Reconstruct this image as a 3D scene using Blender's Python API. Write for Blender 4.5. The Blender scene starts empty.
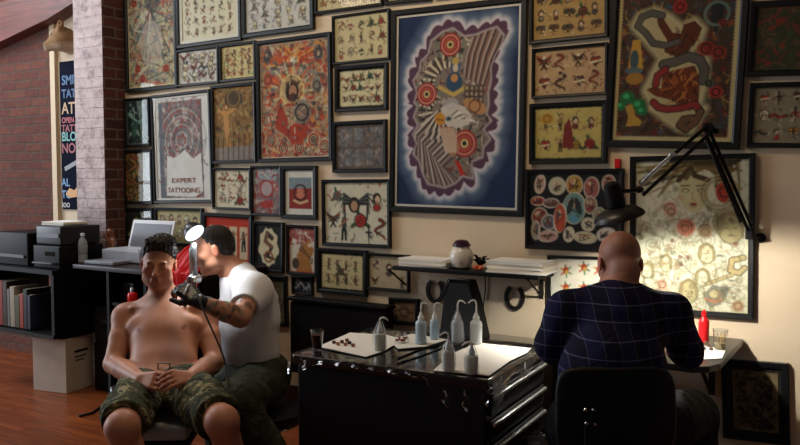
import bpy, bmesh, math, random
import numpy as np
from mathutils import Vector, Matrix
random.seed(7)
rng = np.random.default_rng(5)
D = bpy.data
C = bpy.context.scene.collection
# ------------------------------------------------------------------ camera
TH = math.radians(31.8); PT = math.atan(44.5/800); F = 800.0; CAMZ = 1.5
cam_d = D.cameras.new('camera'); cam_d.sensor_width = 36; cam_d.lens = 36*F/800
cam = D.objects.new('camera', cam_d); C.objects.link(cam)
cam.location = (0, 0, CAMZ); cam.rotation_euler = (math.pi/2-PT, 0, TH)
cam_d.clip_start = 0.05
bpy.context.scene.camera = cam
# ------------------------------------------------------------------ world, lights, exposure
sc = bpy.context.scene
sc.view_settings.view_transform = 'Standard'; sc.view_settings.look = 'None'
sc.view_settings.exposure = 0.0; sc.view_settings.gamma = 1.0; sc.view_settings.use_curve_mapping = False
w = D.worlds.new('world'); sc.world = w; w.use_nodes = True
w.node_tree.nodes['Background'].inputs[0].default_value = (0.95, 0.88, 0.80, 1)
w.node_tree.nodes['Background'].inputs[1].default_value = 0.10
def area(name, loc, target, sx, sy, power, col):
    l = D.lights.new(name, 'AREA'); l.shape = 'RECTANGLE'; l.size = sx; l.size_y = sy
    l.energy = power; l.color = col
    o = D.objects.new(name, l); C.objects.link(o); o.location = loc
    o.rotation_euler = (Vector(target)-Vector(loc)).to_track_quat('-Z', 'Y').to_euler()
    return o
# shop window daylight from the left of the room, and warm ceiling lamps over the gallery wall
area('window_daylight', (-9.9, 0.9, 1.9), (-3.6, 3.6, 1.2), 2.2, 2.0, 190, (0.80, 0.89, 1.0))
area('ceiling_fill_light', (-6.2, 2.75, 3.47), (-5.9, 3.2, 1.2), 2.4, 0.6, 100, (0.86, 0.92, 1.0))  # added soft fill below the closed ceiling; the room has no skylight
area('ceiling_lamp_light', (-2.1, 2.6, 3.15), (-2.2, 3.9, 1.3), 1.0, 0.3, 16, (1.0, 0.78, 0.52))
area('ceiling_lamp_light', (-3.9, 2.3, 3.15), (-4.1, 4.0, 1.4), 0.9, 0.3, 9, (1.0, 0.86, 0.68))

# ------------------------------------------------------------------ geometry of the view (photo pixel -> point in the room)
FW = Vector((-math.sin(TH)*math.cos(PT), math.cos(TH)*math.cos(PT), -math.sin(PT)))
RT = Vector((math.cos(TH), math.sin(TH), 0)); UP = RT.cross(FW)
O = Vector((0, 0, CAMZ))
def ray(px, py): return FW + RT*((px-400)/F) + UP*((222.5-py)/F)
def PY(px, py, y):
    d = ray(px, py); return O + d*(y/d.y)
def PZ(px, py, z):
    d = ray(px, py); return O + d*((z-CAMZ)/d.z)
def P(px, py, depth): return O + ray(px, py)*depth
WALL = 4.1
# ------------------------------------------------------------------ materials
def lin(c):
    if isinstance(c, str):
        c = tuple(int(c[i:i+2], 16)/255 for i in (0, 2, 4))
    return tuple(((v+0.055)/1.055)**2.4 if v > 0.04045 else v/12.92 for v in c)
class NT:
    def __init__(s, name):
        s.m = D.materials.new(name); s.m.use_nodes = True; s.t = s.m.node_tree
        s.b = s.t.nodes['Principled BSDF']; s.out = s.t.nodes['Material Output']
    def n(s, typ, **kw):
        nd = s.t.nodes.new(typ)
        for k, v in kw.items():
            if k[0] == 'i' and k[1:].isdigit(): nd.inputs[int(k[1:])].default_value = v
            elif k in nd.inputs: nd.inputs[k].default_value = v
            else: setattr(nd, k, v)
        return nd
    def l(s, a, b): s.t.links.new(a, b)
    def ramp(s, fac, stops, const=False):
        r = s.n('ShaderNodeValToRGB'); e = r.color_ramp
        if const: e.interpolation = 'CONSTANT'
        while len(e.elements) < len(stops): e.elements.new(0.5)
        for i, (p, c) in enumerate(stops):
            e.elements[i].position = p; e.elements[i].color = (*lin(c), 1)
        s.l(fac, r.inputs[0]); return r
    def bump(s, h, strength=0.3, dist=0.01):
        b = s.n('ShaderNodeBump'); b.inputs['Strength'].default_value = strength; b.inputs['Distance'].default_value = dist
        s.l(h, b.inputs['Height']); s.l(b.outputs[0], s.b.inputs['Normal'])
MC = {}
def mat(name, col=None, rough=0.5, metal=0.0, noise=0.08, scale=20, bump=0.0, spec=0.5, coat=0.0, emit=None, es=0, trans=0, ior=1.45, sss=0):
    if name in MC: return MC[name]
    k = NT(name); b = k.b
    c = lin(col)
    if noise:
        tc = k.n('ShaderNodeTexCoord'); nz = k.n('ShaderNodeTexNoise', Scale=scale, Detail=4.0)
        k.l(tc.outputs['Object'], nz.inputs['Vector'])
        mx = k.n('ShaderNodeMix', data_type='RGBA')
        mx.inputs[6].default_value = (*[v*(1-noise*2) for v in c], 1); mx.inputs[7].default_value = (*[min(1, v*(1+noise*2)) for v in c], 1)
        k.l(nz.outputs[0], mx.inputs[0]); k.l(mx.outputs[2], b.inputs['Base Color'])
        if bump: k.bump(nz.outputs[0], bump, 0.01)
    else: b.inputs['Base Color'].default_value = (*c, 1)
    b.inputs['Roughness'].default_value = rough; b.inputs['Metallic'].default_value = metal
    b.inputs['Specular IOR Level'].default_value = spec; b.inputs['Coat Weight'].default_value = coat
    b.inputs['Transmission Weight'].default_value = trans; b.inputs['IOR'].default_value = ior
    if sss:
        b.inputs['Subsurface Weight'].default_value = sss; b.inputs['Subsurface Scale'].default_value = 0.01
    if emit:
        b.inputs['Emission Color'].default_value = (*lin(emit), 1); b.inputs['Emission Strength'].default_value = es
    MC[name] = k.m; return k.m
def clear(name, tint, gloss=0.12, rough=0.05, fres=1.12, two=False):
    """thin clear sheet: transparent with a Fresnel reflection"""
    if name in MC: return MC[name]
    k = NT(name); k.t.nodes.remove(k.b)
    tr = k.n('ShaderNodeBsdfTransparent'); tr.inputs[0].default_value = (*tint, 1)
    gl = k.n('ShaderNodeBsdfGlossy'); gl.inputs['Roughness'].default_value = rough
    lw = k.n('ShaderNodeFresnel'); lw.inputs[0].default_value = fres
    mx = k.n('ShaderNodeMixShader'); ad = k.n('ShaderNodeMath', operation='MULTIPLY'); ad.inputs[1].default_value = gloss
    ge = k.n('ShaderNodeNewGeometry'); fr_ = k.n('ShaderNodeMath', operation='SUBTRACT'); fr_.inputs[0].default_value = 1; fr_.inputs[1].default_value = 0
    if two: lw = k.n('ShaderNodeLayerWeight'); lw.inputs[0].default_value = .25
    else: k.l(ge.outputs['Backfacing'], fr_.inputs[1])
    m3 = k.n('ShaderNodeMath', operation='MULTIPLY'); k.l(fr_.outputs[0], m3.inputs[0]); k.l(ad.outputs[0], m3.inputs[1])   # only the front face reflects
    k.l(lw.outputs[0], ad.inputs[0]); k.l(m3.outputs[0], mx.inputs[0]); k.l(tr.outputs[0], mx.inputs[1]); k.l(gl.outputs[0], mx.inputs[2])
    k.l(mx.outputs[0], k.out.inputs[0]); MC[name] = k.m; return k.m
def milky(name, tint, alpha=0.5, rough=0.3):
    """translucent plastic: part transparent, part white plastic"""
    if name in MC: return MC[name]
    k = NT(name); k.b.inputs['Base Color'].default_value = (*lin(tint), 1); k.b.inputs['Roughness'].default_value = rough
    k.b.inputs['Alpha'].default_value = alpha; MC[name] = k.m; return k.m
def attr_mat(name, rough=0.6, noise=0.06, scale=60, sss=0.0, spec=0.4, bump=0.0):
    if name in MC: return MC[name]
    k = NT(name); a = k.n('ShaderNodeVertexColor', layer_name='Col')
    tc = k.n('ShaderNodeTexCoord'); nz = k.n('ShaderNodeTexNoise', Scale=scale, Detail=5.0)
    k.l(tc.outputs['Object'], nz.inputs['Vector'])
    mr = k.n('ShaderNodeMapRange'); mr.inputs[3].default_value = 1-noise*2; mr.inputs[4].default_value = 1+noise*2
    k.l(nz.outputs[0], mr.inputs[0])
    mx = k.n('ShaderNodeVectorMath', operation='SCALE'); k.l(a.outputs[0], mx.inputs[0]); k.l(mr.outputs[0], mx.inputs['Scale'])
    k.l(mx.outputs[0], k.b.inputs['Base Color']); k.b.inputs['Roughness'].default_value = rough
    k.b.inputs['Specular IOR Level'].default_value = spec
    if sss: k.b.inputs['Subsurface Weight'].default_value = sss; k.b.inputs['Subsurface Scale'].default_value = 0.012; 
    if bump: k.bump(nz.outputs[0], bump, 0.01)
    MC[name] = k.m; return k.m
def brick_mat(name, c1, c2, mortar, overlay=None):
    k = NT(name); tc = k.n('ShaderNodeTexCoord'); sp = k.n('ShaderNodeSeparateXYZ'); k.l(tc.outputs['Object'], sp.inputs[0])
    ad = k.n('ShaderNodeMath', operation='ADD'); k.l(sp.outputs[0], ad.inputs[0]); k.l(sp.outputs[1], ad.inputs[1])
    cb = k.n('ShaderNodeCombineXYZ'); k.l(ad.outputs[0], cb.inputs[0]); k.l(sp.outputs[2], cb.inputs[1])
    wz = k.n('ShaderNodeTexNoise', Scale=9.0, Detail=3.0); k.l(tc.outputs['Object'], wz.inputs['Vector'])
    wm = k.n('ShaderNodeVectorMath', operation='SCALE'); wm.inputs['Scale'].default_value = 0.018; k.l(wz.outputs[1], wm.inputs[0])
    va = k.n('ShaderNodeVectorMath', operation='ADD'); k.l(cb.outputs[0], va.inputs[0]); k.l(wm.outputs[0], va.inputs[1])
    br = k.n('ShaderNodeTexBrick'); k.l(va.outputs[0], br.inputs['Vector'])
    br.inputs['Color1'].default_value = (*lin(c1), 1); br.inputs['Color2'].default_value = (*lin(c2), 1); br.inputs['Mortar'].default_value = (*lin(mortar), 1)
    br.inputs['Scale'].default_value = 1.0; br.inputs['Mortar Size'].default_value = 0.008; br.inputs['Mortar Smooth'].default_value = 0.3
    br.inputs['Brick Width'].default_value = 0.215; br.inputs['Row Height'].default_value = 0.075; br.inputs['Bias'].default_value = 0.1
    col = br.outputs[0]
    nz = k.n('ShaderNodeTexNoise', Scale=14.0, Detail=6.0, Roughness=0.7); k.l(tc.outputs['Object'], nz.inputs['Vector'])
    if overlay:   # paler tone over the upper front face, fading out lower down
        g = k.n('ShaderNodeMapRange'); g.inputs[1].default_value = 1.05; g.inputs[2].default_value = 1.32; k.l(sp.outputs[2], g.inputs[0])
        n2 = k.n('ShaderNodeMapRange'); n2.inputs[1].default_value = 0.32; n2.inputs[2].default_value = 0.50; n2.inputs[3].default_value = 0.45; n2.inputs[4].default_value = 0.88; k.l(nz.outputs[0], n2.inputs[0])
        mu = k.n('ShaderNodeMath', operation='MULTIPLY'); k.l(g.outputs[0], mu.inputs[0]); k.l(n2.outputs[0], mu.inputs[1])
        fy = k.n('ShaderNodeNewGeometry'); s2 = k.n('ShaderNodeSeparateXYZ'); k.l(fy.outputs['True Normal'], s2.inputs[0])
        ng = k.n('ShaderNodeMath', operation='LESS_THAN'); ng.inputs[1].default_value = -0.5; k.l(s2.outputs[1], ng.inputs[0])
        mu2 = k.n('ShaderNodeMath', operation='MULTIPLY'); k.l(mu.outputs[0], mu2.inputs[0]); k.l(ng.outputs[0], mu2.inputs[1])
        mx = k.n('ShaderNodeMix', data_type='RGBA'); k.l(mu2.outputs[0], mx.inputs[0]); k.l(col, mx.inputs[6]); mx.inputs[7].default_value = (*lin(overlay), 1)
        col = mx.outputs[2]
    hv = k.n('ShaderNodeMix', data_type='RGBA', blend_type='MULTIPLY'); hv.inputs[0].default_value = 0.4
    r = k.ramp(nz.outputs[0], [(0.3, (0.55, 0.5, 0.5)), (0.7, (1, 1, 1))]); k.l(col, hv.inputs[6]); k.l(r.outputs[0], hv.inputs[7])
    k.l(hv.outputs[2], k.b.inputs['Base Color']); k.b.inputs['Roughness'].default_value = 0.85
    sb = k.n('ShaderNodeMath', operation='SUBTRACT'); k.l(nz.outputs[0], sb.inputs[0]); k.l(br.outputs['Fac'], sb.inputs[1])
    k.bump(sb.outputs[0], 1.0, 0.02)
    return k.m
def wood_mat(name, a, b_, rough=0.4, sc_=(1, 12, 12), plank=None):
    k = NT(name); tc = k.n('ShaderNodeTexCoord'); mp = k.n('ShaderNodeMapping'); mp.inputs['Scale'].default_value = sc_
    k.l(tc.outputs['Object'], mp.inputs[0]); nz = k.n('ShaderNodeTexNoise', Scale=3.0, Detail=6.0, Distortion=0.6); k.l(mp.outputs[0], nz.inputs['Vector'])
    r = k.ramp(nz.outputs[0], [(0.3, a), (0.7, b_)]); col = r.outputs[0]
    if plank:
        br = k.n('ShaderNodeTexBrick'); k.l(tc.outputs['Object'], br.inputs['Vector']); br.inputs['Scale'].default_value = 1.0
        br.inputs['Color1'].default_value = (1, 1, 1, 1); br.inputs['Color2'].default_value = (0.68, 0.66, 0.64, 1); br.inputs['Mortar'].default_value = (0.25, 0.2, 0.18, 1)
        br.inputs['Brick Width'].default_value = 1.1; br.inputs['Row Height'].default_value = 0.075; br.inputs['Mortar Size'].default_value = 0.0015
        mx = k.n('ShaderNodeMix', data_type='RGBA', blend_type='MULTIPLY'); mx.inputs[0].default_value = 1
        k.l(col, mx.inputs[6]); k.l(br.outputs[0], mx.inputs[7]); col = mx.outputs[2]
    k.l(col, k.b.inputs['Base Color']); k.b.inputs['Roughness'].default_value = rough; k.bump(nz.outputs[0], 0.15, 0.003)
    MC[name] = k.m; return k.m
M = dict(
    black_frame=mat('black_frame_paint', '101114', 0.42, spec=0.3, noise=0.1),
    black_plastic=mat('black_plastic', '0a0a0c', 0.5, noise=0.05, spec=0.22),
    black_satin=mat('black_lacquer', '070708', 0.5, noise=0.05, spec=0.25),
    black_gloss=mat('black_gloss', '0c0d0e', 0.08, noise=0.0, coat=0.6),
    black_leather=mat('black_leather', '08080a', 0.5, noise=0.15, scale=90, bump=0.25, spec=0.2),
    chrome=mat('chrome', 'c9ccd0', 0.18, 1.0, noise=0.0),
    steel=mat('brushed_steel', 'b5b7b8', 0.35, 1.0, noise=0.05),
    iron=mat('dark_iron', '33302e', 0.6, 0.6, noise=0.15),
    white_paper=mat('white_paper', 'e6e4de', 0.8, noise=0.03),
    cream_paper=mat('cream_paper', 'dccfb4', 0.8, noise=0.04),
    white_plastic=mat('white_plastic', 'e4e6e6', 0.35, noise=0.0),
    red=mat('red_plastic', 'c8141a', 0.3, noise=0.05),
    red_cloth=mat('red_cloth', 'd01222', 0.55, noise=0.12, scale=8, bump=0.2),
    cardboard=mat('pale_cardboard', 'b9aa9b', 0.85, noise=0.05, scale=12),
    ink=mat('black_ink', '15151a', 0.6, noise=0),
    glass_pane=clear('picture_glass', (0.97, 0.98, 0.97), 1.0, 0.03, 1.35),
    plastic_film=clear('cling_film', (0.97, 0.975, 0.98), 0.5, 0.28, 1.3, two=True),
    green_glass=clear('green_edge_glass', (0.45, 0.62, 0.52), 1.2, 0.06, 1.45),
    tumbler=clear('clear_tumbler', (0.93, 0.94, 0.94), 2.2, 0.05, 1.45),
)
# ------------------------------------------------------------------ mesh helpers
def tag(o, label=None, cat=None, group=None, kind=None):
    if label: o['label'] = label
    if cat: o['category'] = cat
    if group: o['group'] = group
    if kind: o['kind'] = kind
    return o
def empty(name, loc, label, cat, group=None):
    o = D.objects.new(name, None); C.objects.link(o); o.location = loc; o.empty_display_size = 0.1
    bpy.context.view_layer.update()
    return tag(o, label, cat, group)
def link(name, me, m, parent=None, smooth=False):
    """me is in world space; becomes a child of the Empty parent without moving"""
    o = D.objects.new(name, me); C.objects.link(o)
    if m is not None:
        for q in (m if isinstance(m, (list, tuple)) else [m]): me.materials.append(q)
    if parent is not None:
        o.parent = parent
        o.matrix_parent_inverse = Matrix.Translation(-wloc(parent))
    if smooth: me.shade_smooth()
    return o
def wloc(o):
    v = Vector(o.location)
    return v
class MB:
    """collects shapes in world space and links them as one mesh object"""
    def __init__(s): s.bm = bmesh.new()
    def box(s, c, size, rz=0, bev=0, M4=None):
        vs = bmesh.ops.create_cube(s.bm, size=1)['verts']
        bmesh.ops.scale(s.bm, vec=size, verts=vs)
        if bev:
            es = list({e for v in vs for e in v.link_edges})
            r = bmesh.ops.bevel(s.bm, geom=es, offset=bev, segments=3, affect='EDGES', profile=0.6)
            vs = list({v for f in r['faces'] for v in f.verts} | {v for v in vs if v.is_valid})
        T = Matrix.Translation(c) @ (M4 if M4 is not None else Matrix.Rotation(rz, 4, 'Z'))
        bmesh.ops.transform(s.bm, matrix=T, verts=vs); return s
    def tube(s, pts, r, seg=10, cap=True):
        pts = [Vector(p) for p in pts]; n = len(pts)
        rs = r if isinstance(r, (list, tuple)) else [r]*n
        rings = []; ref = None
        for i, p in enumerate(pts):
            t = (pts[min(i+1, n-1)]-pts[max(i-1, 0)]).normalized()
            if ref is None: ref = t.orthogonal().normalized()
            ref = (ref-t*ref.dot(t)).normalized(); b = t.cross(ref)
            rings.append([s.bm.verts.new(p+(ref*math.cos(a)+b*math.sin(a))*rs[i]) for a in [2*math.pi*j/seg for j in range(seg)]])
        for A, B in zip(rings, rings[1:]):
            for j in range(seg): s.bm.faces.new((A[j], A[(j+1) % seg], B[(j+1) % seg], B[j]))
        if cap: s.bm.faces.new(rings[0][::-1]); s.bm.faces.new(rings[-1])
        return s
    def lathe(s, base, prof, seg=20, axis=None):
        """prof: list of (radius, height)"""
        base = Vector(base); R = Matrix.Identity(3)
        if axis is not None: R = Vector(axis).to_track_quat('Z', 'Y').to_matrix()
        rings = [[s.bm.verts.new(base+R @ Vector((max(r, 1e-4)*math.cos(a), max(r, 1e-4)*math.sin(a), h))) for a in [2*math.pi*j/seg for j in range(seg)]] for r, h in prof]
        for A, B in zip(rings, rings[1:]):
            for j in range(seg): s.bm.faces.new((A[j], A[(j+1) % seg], B[(j+1) % seg], B[j]))
        s.bm.faces.new(rings[0][::-1]); s.bm.faces.new(rings[-1]); return s
    def prism(s, pts, d):
        """pts: planar polygon in world space, extruded by vector d"""
        a = [s.bm.verts.new(Vector(p)) for p in pts]; b = [s.bm.verts.new(Vector(p)+Vector(d)) for p in pts]
        s.bm.faces.new(a[::-1]); s.bm.faces.new(b)
        for i in range(len(a)): s.bm.faces.new((a[i], a[(i+1) % len(a)], b[(i+1) % len(a)], b[i]))
        return s
    def sheet(s, fn, nu, nv):
        g = [[s.bm.verts.new(fn(i/nu, j/nv)) for j in range(nv+1)] for i in range(nu+1)]
        for i in range(nu):
            for j in range(nv): s.bm.faces.new((g[i][j], g[i+1][j], g[i+1][j+1], g[i][j+1]))
        return s
    def link(s, name, m, parent=None, smooth=False, solid=0, bevel=0):
        bmesh.ops.recalc_face_normals(s.bm, faces=s.bm.faces)
        me = D.meshes.new(name); s.bm.to_mesh(me); s.bm.free()
        if smooth:
            me.shade_smooth()
            if smooth == 'auto':
                me.set_sharp_from_angle(angle=math.radians(40))
        o = link(name, me, m, parent)
        if solid:
            q = o.modifiers.new('solid', 'SOLIDIFY'); q.thickness = solid
        if bevel:
            q = o.modifiers.new('bevel', 'BEVEL'); q.width = bevel; q.segments = 2; q.limit_method = 'ANGLE'
        return o
def top(o, label, cat, group=None):
    """recentres a single-mesh thing on its own base"""
    me = o.data; n = len(me.vertices); co = np.empty(n*3, 'f'); me.vertices.foreach_get('co', co); co = co.reshape(-1, 3)
    c = np.array([(co[:, 0].min()+co[:, 0].max())/2, (co[:, 1].min()+co[:, 1].max())/2, co[:, 2].min()], 'f')
    me.vertices.foreach_set('co', (co-c).ravel()); me.update(); o.location = Vector([float(v) for v in c])
    return tag(o, label, cat, group)
def struct(o): o['kind'] = 'structure'; return o
def text_mesh(name, body, size, origin, xdir, zdir, m, parent=None, width=None, thick=0.001, bold=0.0):
    cu = D.curves.new(name, 'FONT'); cu.body = body; cu.size = size; cu.extrude = thick; cu.offset = bold
    t = D.objects.new(name, cu); C.objects.link(t); bpy.context.view_layer.update()
    me = D.meshes.new_from_object(t.evaluated_get(bpy.context.evaluated_depsgraph_get())); D.objects.remove(t); D.curves.remove(cu)
    x = Vector(xdir).normalized(); z = Vector(zdir).normalized(); y = x.cross(z)
    n = len(me.vertices); co = np.empty(n*3, 'f'); me.vertices.foreach_get('co', co); co = co.reshape(-1, 3)
    if n and width: co[:, 0] *= width/(co[:, 0].max()-co[:, 0].min())
    Mx = np.array([list(x), list(z), list(-y)], 'f')
    co = co @ Mx + np.array(list(origin), 'f'); me.vertices.foreach_set('co', co.ravel()); me.update()
    me.materials.clear()
    return link(name, me, m, parent)

# ================================================================== THE ROOM
def slab(name, a, b, m):
    a = Vector(a); b = Vector(b)
    return struct(MB().box((a+b)/2, [abs(b[i]-a[i]) for i in range(3)]).link(name, m))
plaster = NT('cream_plaster'); _tc = plaster.n('ShaderNodeTexCoord'); _n = plaster.n('ShaderNodeTexNoise', Scale=2.2, Detail=5.0); plaster.l(_tc.outputs['Object'], _n.inputs['Vector'])
plaster.l(plaster.ramp(_n.outputs[0], [(0.3, 'd2bea0'), (0.7, 'dccab0')]).outputs[0], plaster.b.inputs['Base Color']); plaster.b.inputs['Roughness'].default_value = 0.8
_n2 = plaster.n('ShaderNodeTexNoise', Scale=90.0, Detail=2.0); plaster.l(_tc.outputs['Object'], _n2.inputs['Vector']); plaster.bump(_n2.outputs[0], 0.12, 0.004)
slab('wall_back', (-5.86, WALL, 0), (3.2, WALL+0.2, 3.5), plaster.m)
brick_plain = brick_mat('brown_brick', '5c2a1e', '6e3a28', '5a4438')
slab('wall_left', (-9.5, WALL-0.02, 0), (-5.86, WALL+0.2, 3.5), brick_plain)
slab('floor', (-9.5, -4.5, -0.1), (3.2, WALL, 0), wood_mat('orange_wood_floor', '6e3418', '9a5024', 0.32, (1.2, 14, 1), plank=True))
slab('ceiling', (-9.5, -1.0, 3.5), (3.2, WALL+0.2, 3.6), mat('ceiling_paint', 'b7aea3', 0.9, noise=0.03))
brick_pale_front = brick_mat('pale_front_brick', '68382a', '4a261e', '74625a', overlay='e0cdca')
x0, x1 = PY(76, 150, 3.90).x, PY(104.3, 150, 3.90).x
slab('trim_1', (x0, 3.90, 0), (x1, WALL, 3.5), brick_pale_front)          # the brick pier
slab('trim_2', (-5.86, WALL-0.035, 0), (-5.80, WALL, 3.5), mat('cream_trim', 'cdb796', 0.6, noise=0.03))
slab('baseboard_back', (-5.0, WALL-0.02, 0), (3.2, WALL, 0.12), mat('dark_brown_baseboard', '3a2018', 0.5))

# ================================================================== smooth bodies: signed-distance shapes meshed by surface nets
class Body:
    def __init__(s, res=0.005): s.p = []; s.res = res
    def cap(s, a, b, ra, rb=None, k=0.02, sub=False, col=None):
        s.p.append(('c', np.array(a, 'f'), np.array(b, 'f'), float(ra), float(ra if rb is None else rb), k, sub, col)); return s
    def chain(s, pts, rs, k=0.02, col=None):
        for i in range(len(pts)-1): s.cap(pts[i], pts[i+1], rs[i], rs[i+1], k if i == 0 else 0.004, col=col)
        return s
    def ell(s, c, r, R=None, k=0.02, sub=False, col=None):
        s.p.append(('e', np.array(c, 'f'), np.array(r, 'f'), np.eye(3, dtype='f') if R is None else np.array(R, 'f'), None, k, sub, col)); return s
    def cut(s, c, n, ext=0.5, k=0.002):
        """remove everything on the side of the plane that n points to, within ext of c"""
        s.p.append(('p', np.array(c, 'f'), np.array(Vector(n).normalized(), 'f'), float(ext), None, k, True, None)); return s
    def _box(s, p):
        if p[0] == 'c': r = max(p[3], p[4]); return np.minimum(p[1], p[2])-r, np.maximum(p[1], p[2])+r
        if p[0] == 'p': return p[1]-p[3], p[1]+p[3]
        r = p[2].max(); return p[1]-r, p[1]+r
    def dist(s, p, X, Y, Z):
        if p[0] == 'c':
            a, b, ra, rb = p[1], p[2], p[3], p[4]; d = b-a; L = max(float(d @ d), 1e-9)
            t = np.clip(((X-a[0])*d[0]+(Y-a[1])*d[1]+(Z-a[2])*d[2])/L, 0, 1)
            return np.sqrt((X-a[0]-t*d[0])**2+(Y-a[1]-t*d[1])**2+(Z-a[2]-t*d[2])**2)-(ra+(rb-ra)*t)
        if p[0] == 'p':
            h = p[3]*0.8; c = p[1]; n = p[2]
            ball = np.sqrt((X-c[0])**2+(Y-c[1])**2+(Z-c[2])**2)-h
            return np.maximum(ball, -((X-c[0])*n[0]+(Y-c[1])*n[1]+(Z-c[2])*n[2]))
        c, r, R = p[1], p[2], p[3]
        x, y, z = X-c[0], Y-c[1], Z-c[2]
        q = [x*R[0, i]+y*R[1, i]+z*R[2, i] for i in range(3)]
        k0 = np.sqrt(sum((q[i]/r[i])**2 for i in range(3))); k1 = np.sqrt(sum((q[i]/r[i]**2)**2 for i in range(3)))
        return k0*(k0-1)/np.maximum(k1, 1e-6)
    def mesh(s, name, m, parent=None, noise=None, colfn=None, base=None, dispfn=None):
        h = s.res; bx = [s._box(p) for p in s.p if not p[6]]
        lo = np.min([b[0] for b in bx], 0)-4*h; hi = np.max([b[1] for b in bx], 0)+4*h
        n = np.ceil((hi-lo)/h).astype(int)+1
        ax = [lo[i]+h*np.arange(n[i]) for i in range(3)]
        G = np.full(n, 0.3, 'f')
        for p in s.p:
            b = s._box(p); k = p[5]; mg = max(3*h, k*1.2) + (0.02 if not p[6] else 0)
            i0 = np.maximum(np.floor((b[0]-mg-lo)/h).astype(int), 0); i1 = np.minimum(np.ceil((b[1]+mg-lo)/h).astype(int)+1, n)
            if (i1 <= i0).any(): continue
            sl = tuple(slice(i0[i], i1[i]) for i in range(3))
            X, Y, Z = np.meshgrid(ax[0][sl[0]], ax[1][sl[1]], ax[2][sl[2]], indexing='ij', sparse=True)
            d = s.dist(p, X, Y, Z).astype('f'); g = G[sl]
            if p[6]:
                d = -d; hh = np.maximum(k-np.abs(g-d), 0)/k; G[sl] = np.maximum(g, d)+hh*hh*k*0.25
            else:
                hh = np.maximum(k-np.abs(g-d), 0)/k; G[sl] = np.minimum(g, d)-hh*hh*k*0.25
        if dispfn is not None:
            X, Y, Z = np.meshgrid(*ax, indexing='ij', sparse=True); G = G+dispfn(X, Y, Z).astype('f')
        ins = G < 0
        c = ins[:-1, :-1, :-1].astype(np.int8)
        for d in [(1,0,0),(0,1,0),(0,0,1),(1,1,0),(1,0,1),(0,1,1),(1,1,1)]:
            c = c+ins[d[0]:n[0]-1+d[0], d[1]:n[1]-1+d[1], d[2]:n[2]-1+d[2]]
        cell = (c > 0) & (c < 8); idx = np.full(cell.shape, -1, np.int64); cc = np.argwhere(cell); idx[tuple(cc.T)] = np.arange(len(cc))
        acc = np.zeros((len(cc), 3)); cnt = np.zeros(len(cc))
        cor = [(i, j, k) for i in (0, 1) for j in (0, 1) for k in (0, 1)]
        for a in cor:
            for axn in range(3):
                if a[axn]: continue
                b = list(a); b[axn] = 1
                va = G[cc[:, 0]+a[0], cc[:, 1]+a[1], cc[:, 2]+a[2]]; vb = G[cc[:, 0]+b[0], cc[:, 1]+b[1], cc[:, 2]+b[2]]
                q = (va < 0) != (vb < 0); t = np.where(q, va/np.where(q, va-vb, 1), 0)
                pt = np.tile(np.array(a, float), (len(cc), 1)); pt[:, axn] += t
                acc[q] += pt[q]; cnt[q] += 1
        V = lo+h*(cc+acc/np.maximum(cnt, 1)[:, None])
        Fc = []
        for axn in range(3):
            o1, o2 = [i for i in range(3) if i != axn]
            A = ins[tuple(slice(0, n[i]-1) if i == axn else slice(1, n[i]-1) for i in range(3))]
            B = ins[tuple(slice(1, n[i]) if i == axn else slice(1, n[i]-1) for i in range(3))]
            e = np.argwhere(A != B)
            if not len(e): continue
            pos = e.copy(); pos[:, o1] += 1; pos[:, o2] += 1
            sa = A[tuple(e.T)]
            def g_(d1, d2):
                q = pos.copy(); q[:, o1] -= d1; q[:, o2] -= d2; return idx[tuple(q.T)]
            f = np.stack([g_(1, 1), g_(0, 1), g_(0, 0), g_(1, 0)], 1)
            flip = sa if axn != 1 else ~sa
            f[~flip] = f[~flip][:, ::-1]; Fc.append(f)
        Fc = np.concatenate(Fc); Fc = Fc[(Fc >= 0).all(1)]
        # a few rounds of smoothing
        for _ in range(2):
            sm = np.zeros_like(V); ct = np.zeros(len(V))
            for a, b in ((0, 1), (1, 2), (2, 3), (3, 0)):
                for u, v in ((a, b), (b, a)):
                    np.add.at(sm, Fc[:, u], V[Fc[:, v]]); np.add.at(ct, Fc[:, u], 1)
            V = V*0.5+0.5*sm/np.maximum(ct, 1)[:, None]
        me = D.meshes.new(name); me.vertices.add(len(V)); me.vertices.foreach_set('co', V.astype('f').ravel())
        me.loops.add(len(Fc)*4); me.loops.foreach_set('vertex_index', Fc.astype('i').ravel())
        me.polygons.add(len(Fc)); me.polygons.foreach_set('loop_start', np.arange(0, len(Fc)*4, 4, dtype='i')); me.polygons.foreach_set('loop_total', np.full(len(Fc), 4, 'i'))
        me.update(calc_edges=True); me.validate(); me.shade_smooth()
        if colfn is not None:
            colr = np.ones((len(V), 4), 'f'); colr[:, :3] = colfn(V)
            at = me.color_attributes.new('Col', 'FLOAT_COLOR', 'POINT'); at.data.foreach_set('color', colr.ravel())
        return link(name, me, m, parent)
def basis(face, up=(0, 0, 1)):
    """columns: x = the person's left, y = backward, z = up of the head"""
    f = Vector(face).normalized(); u = Vector(up); x = u.cross(-f).normalized(); u = (-f).cross(x).normalized()
    return np.array([list(x), list(-f), list(u)]).T
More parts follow.
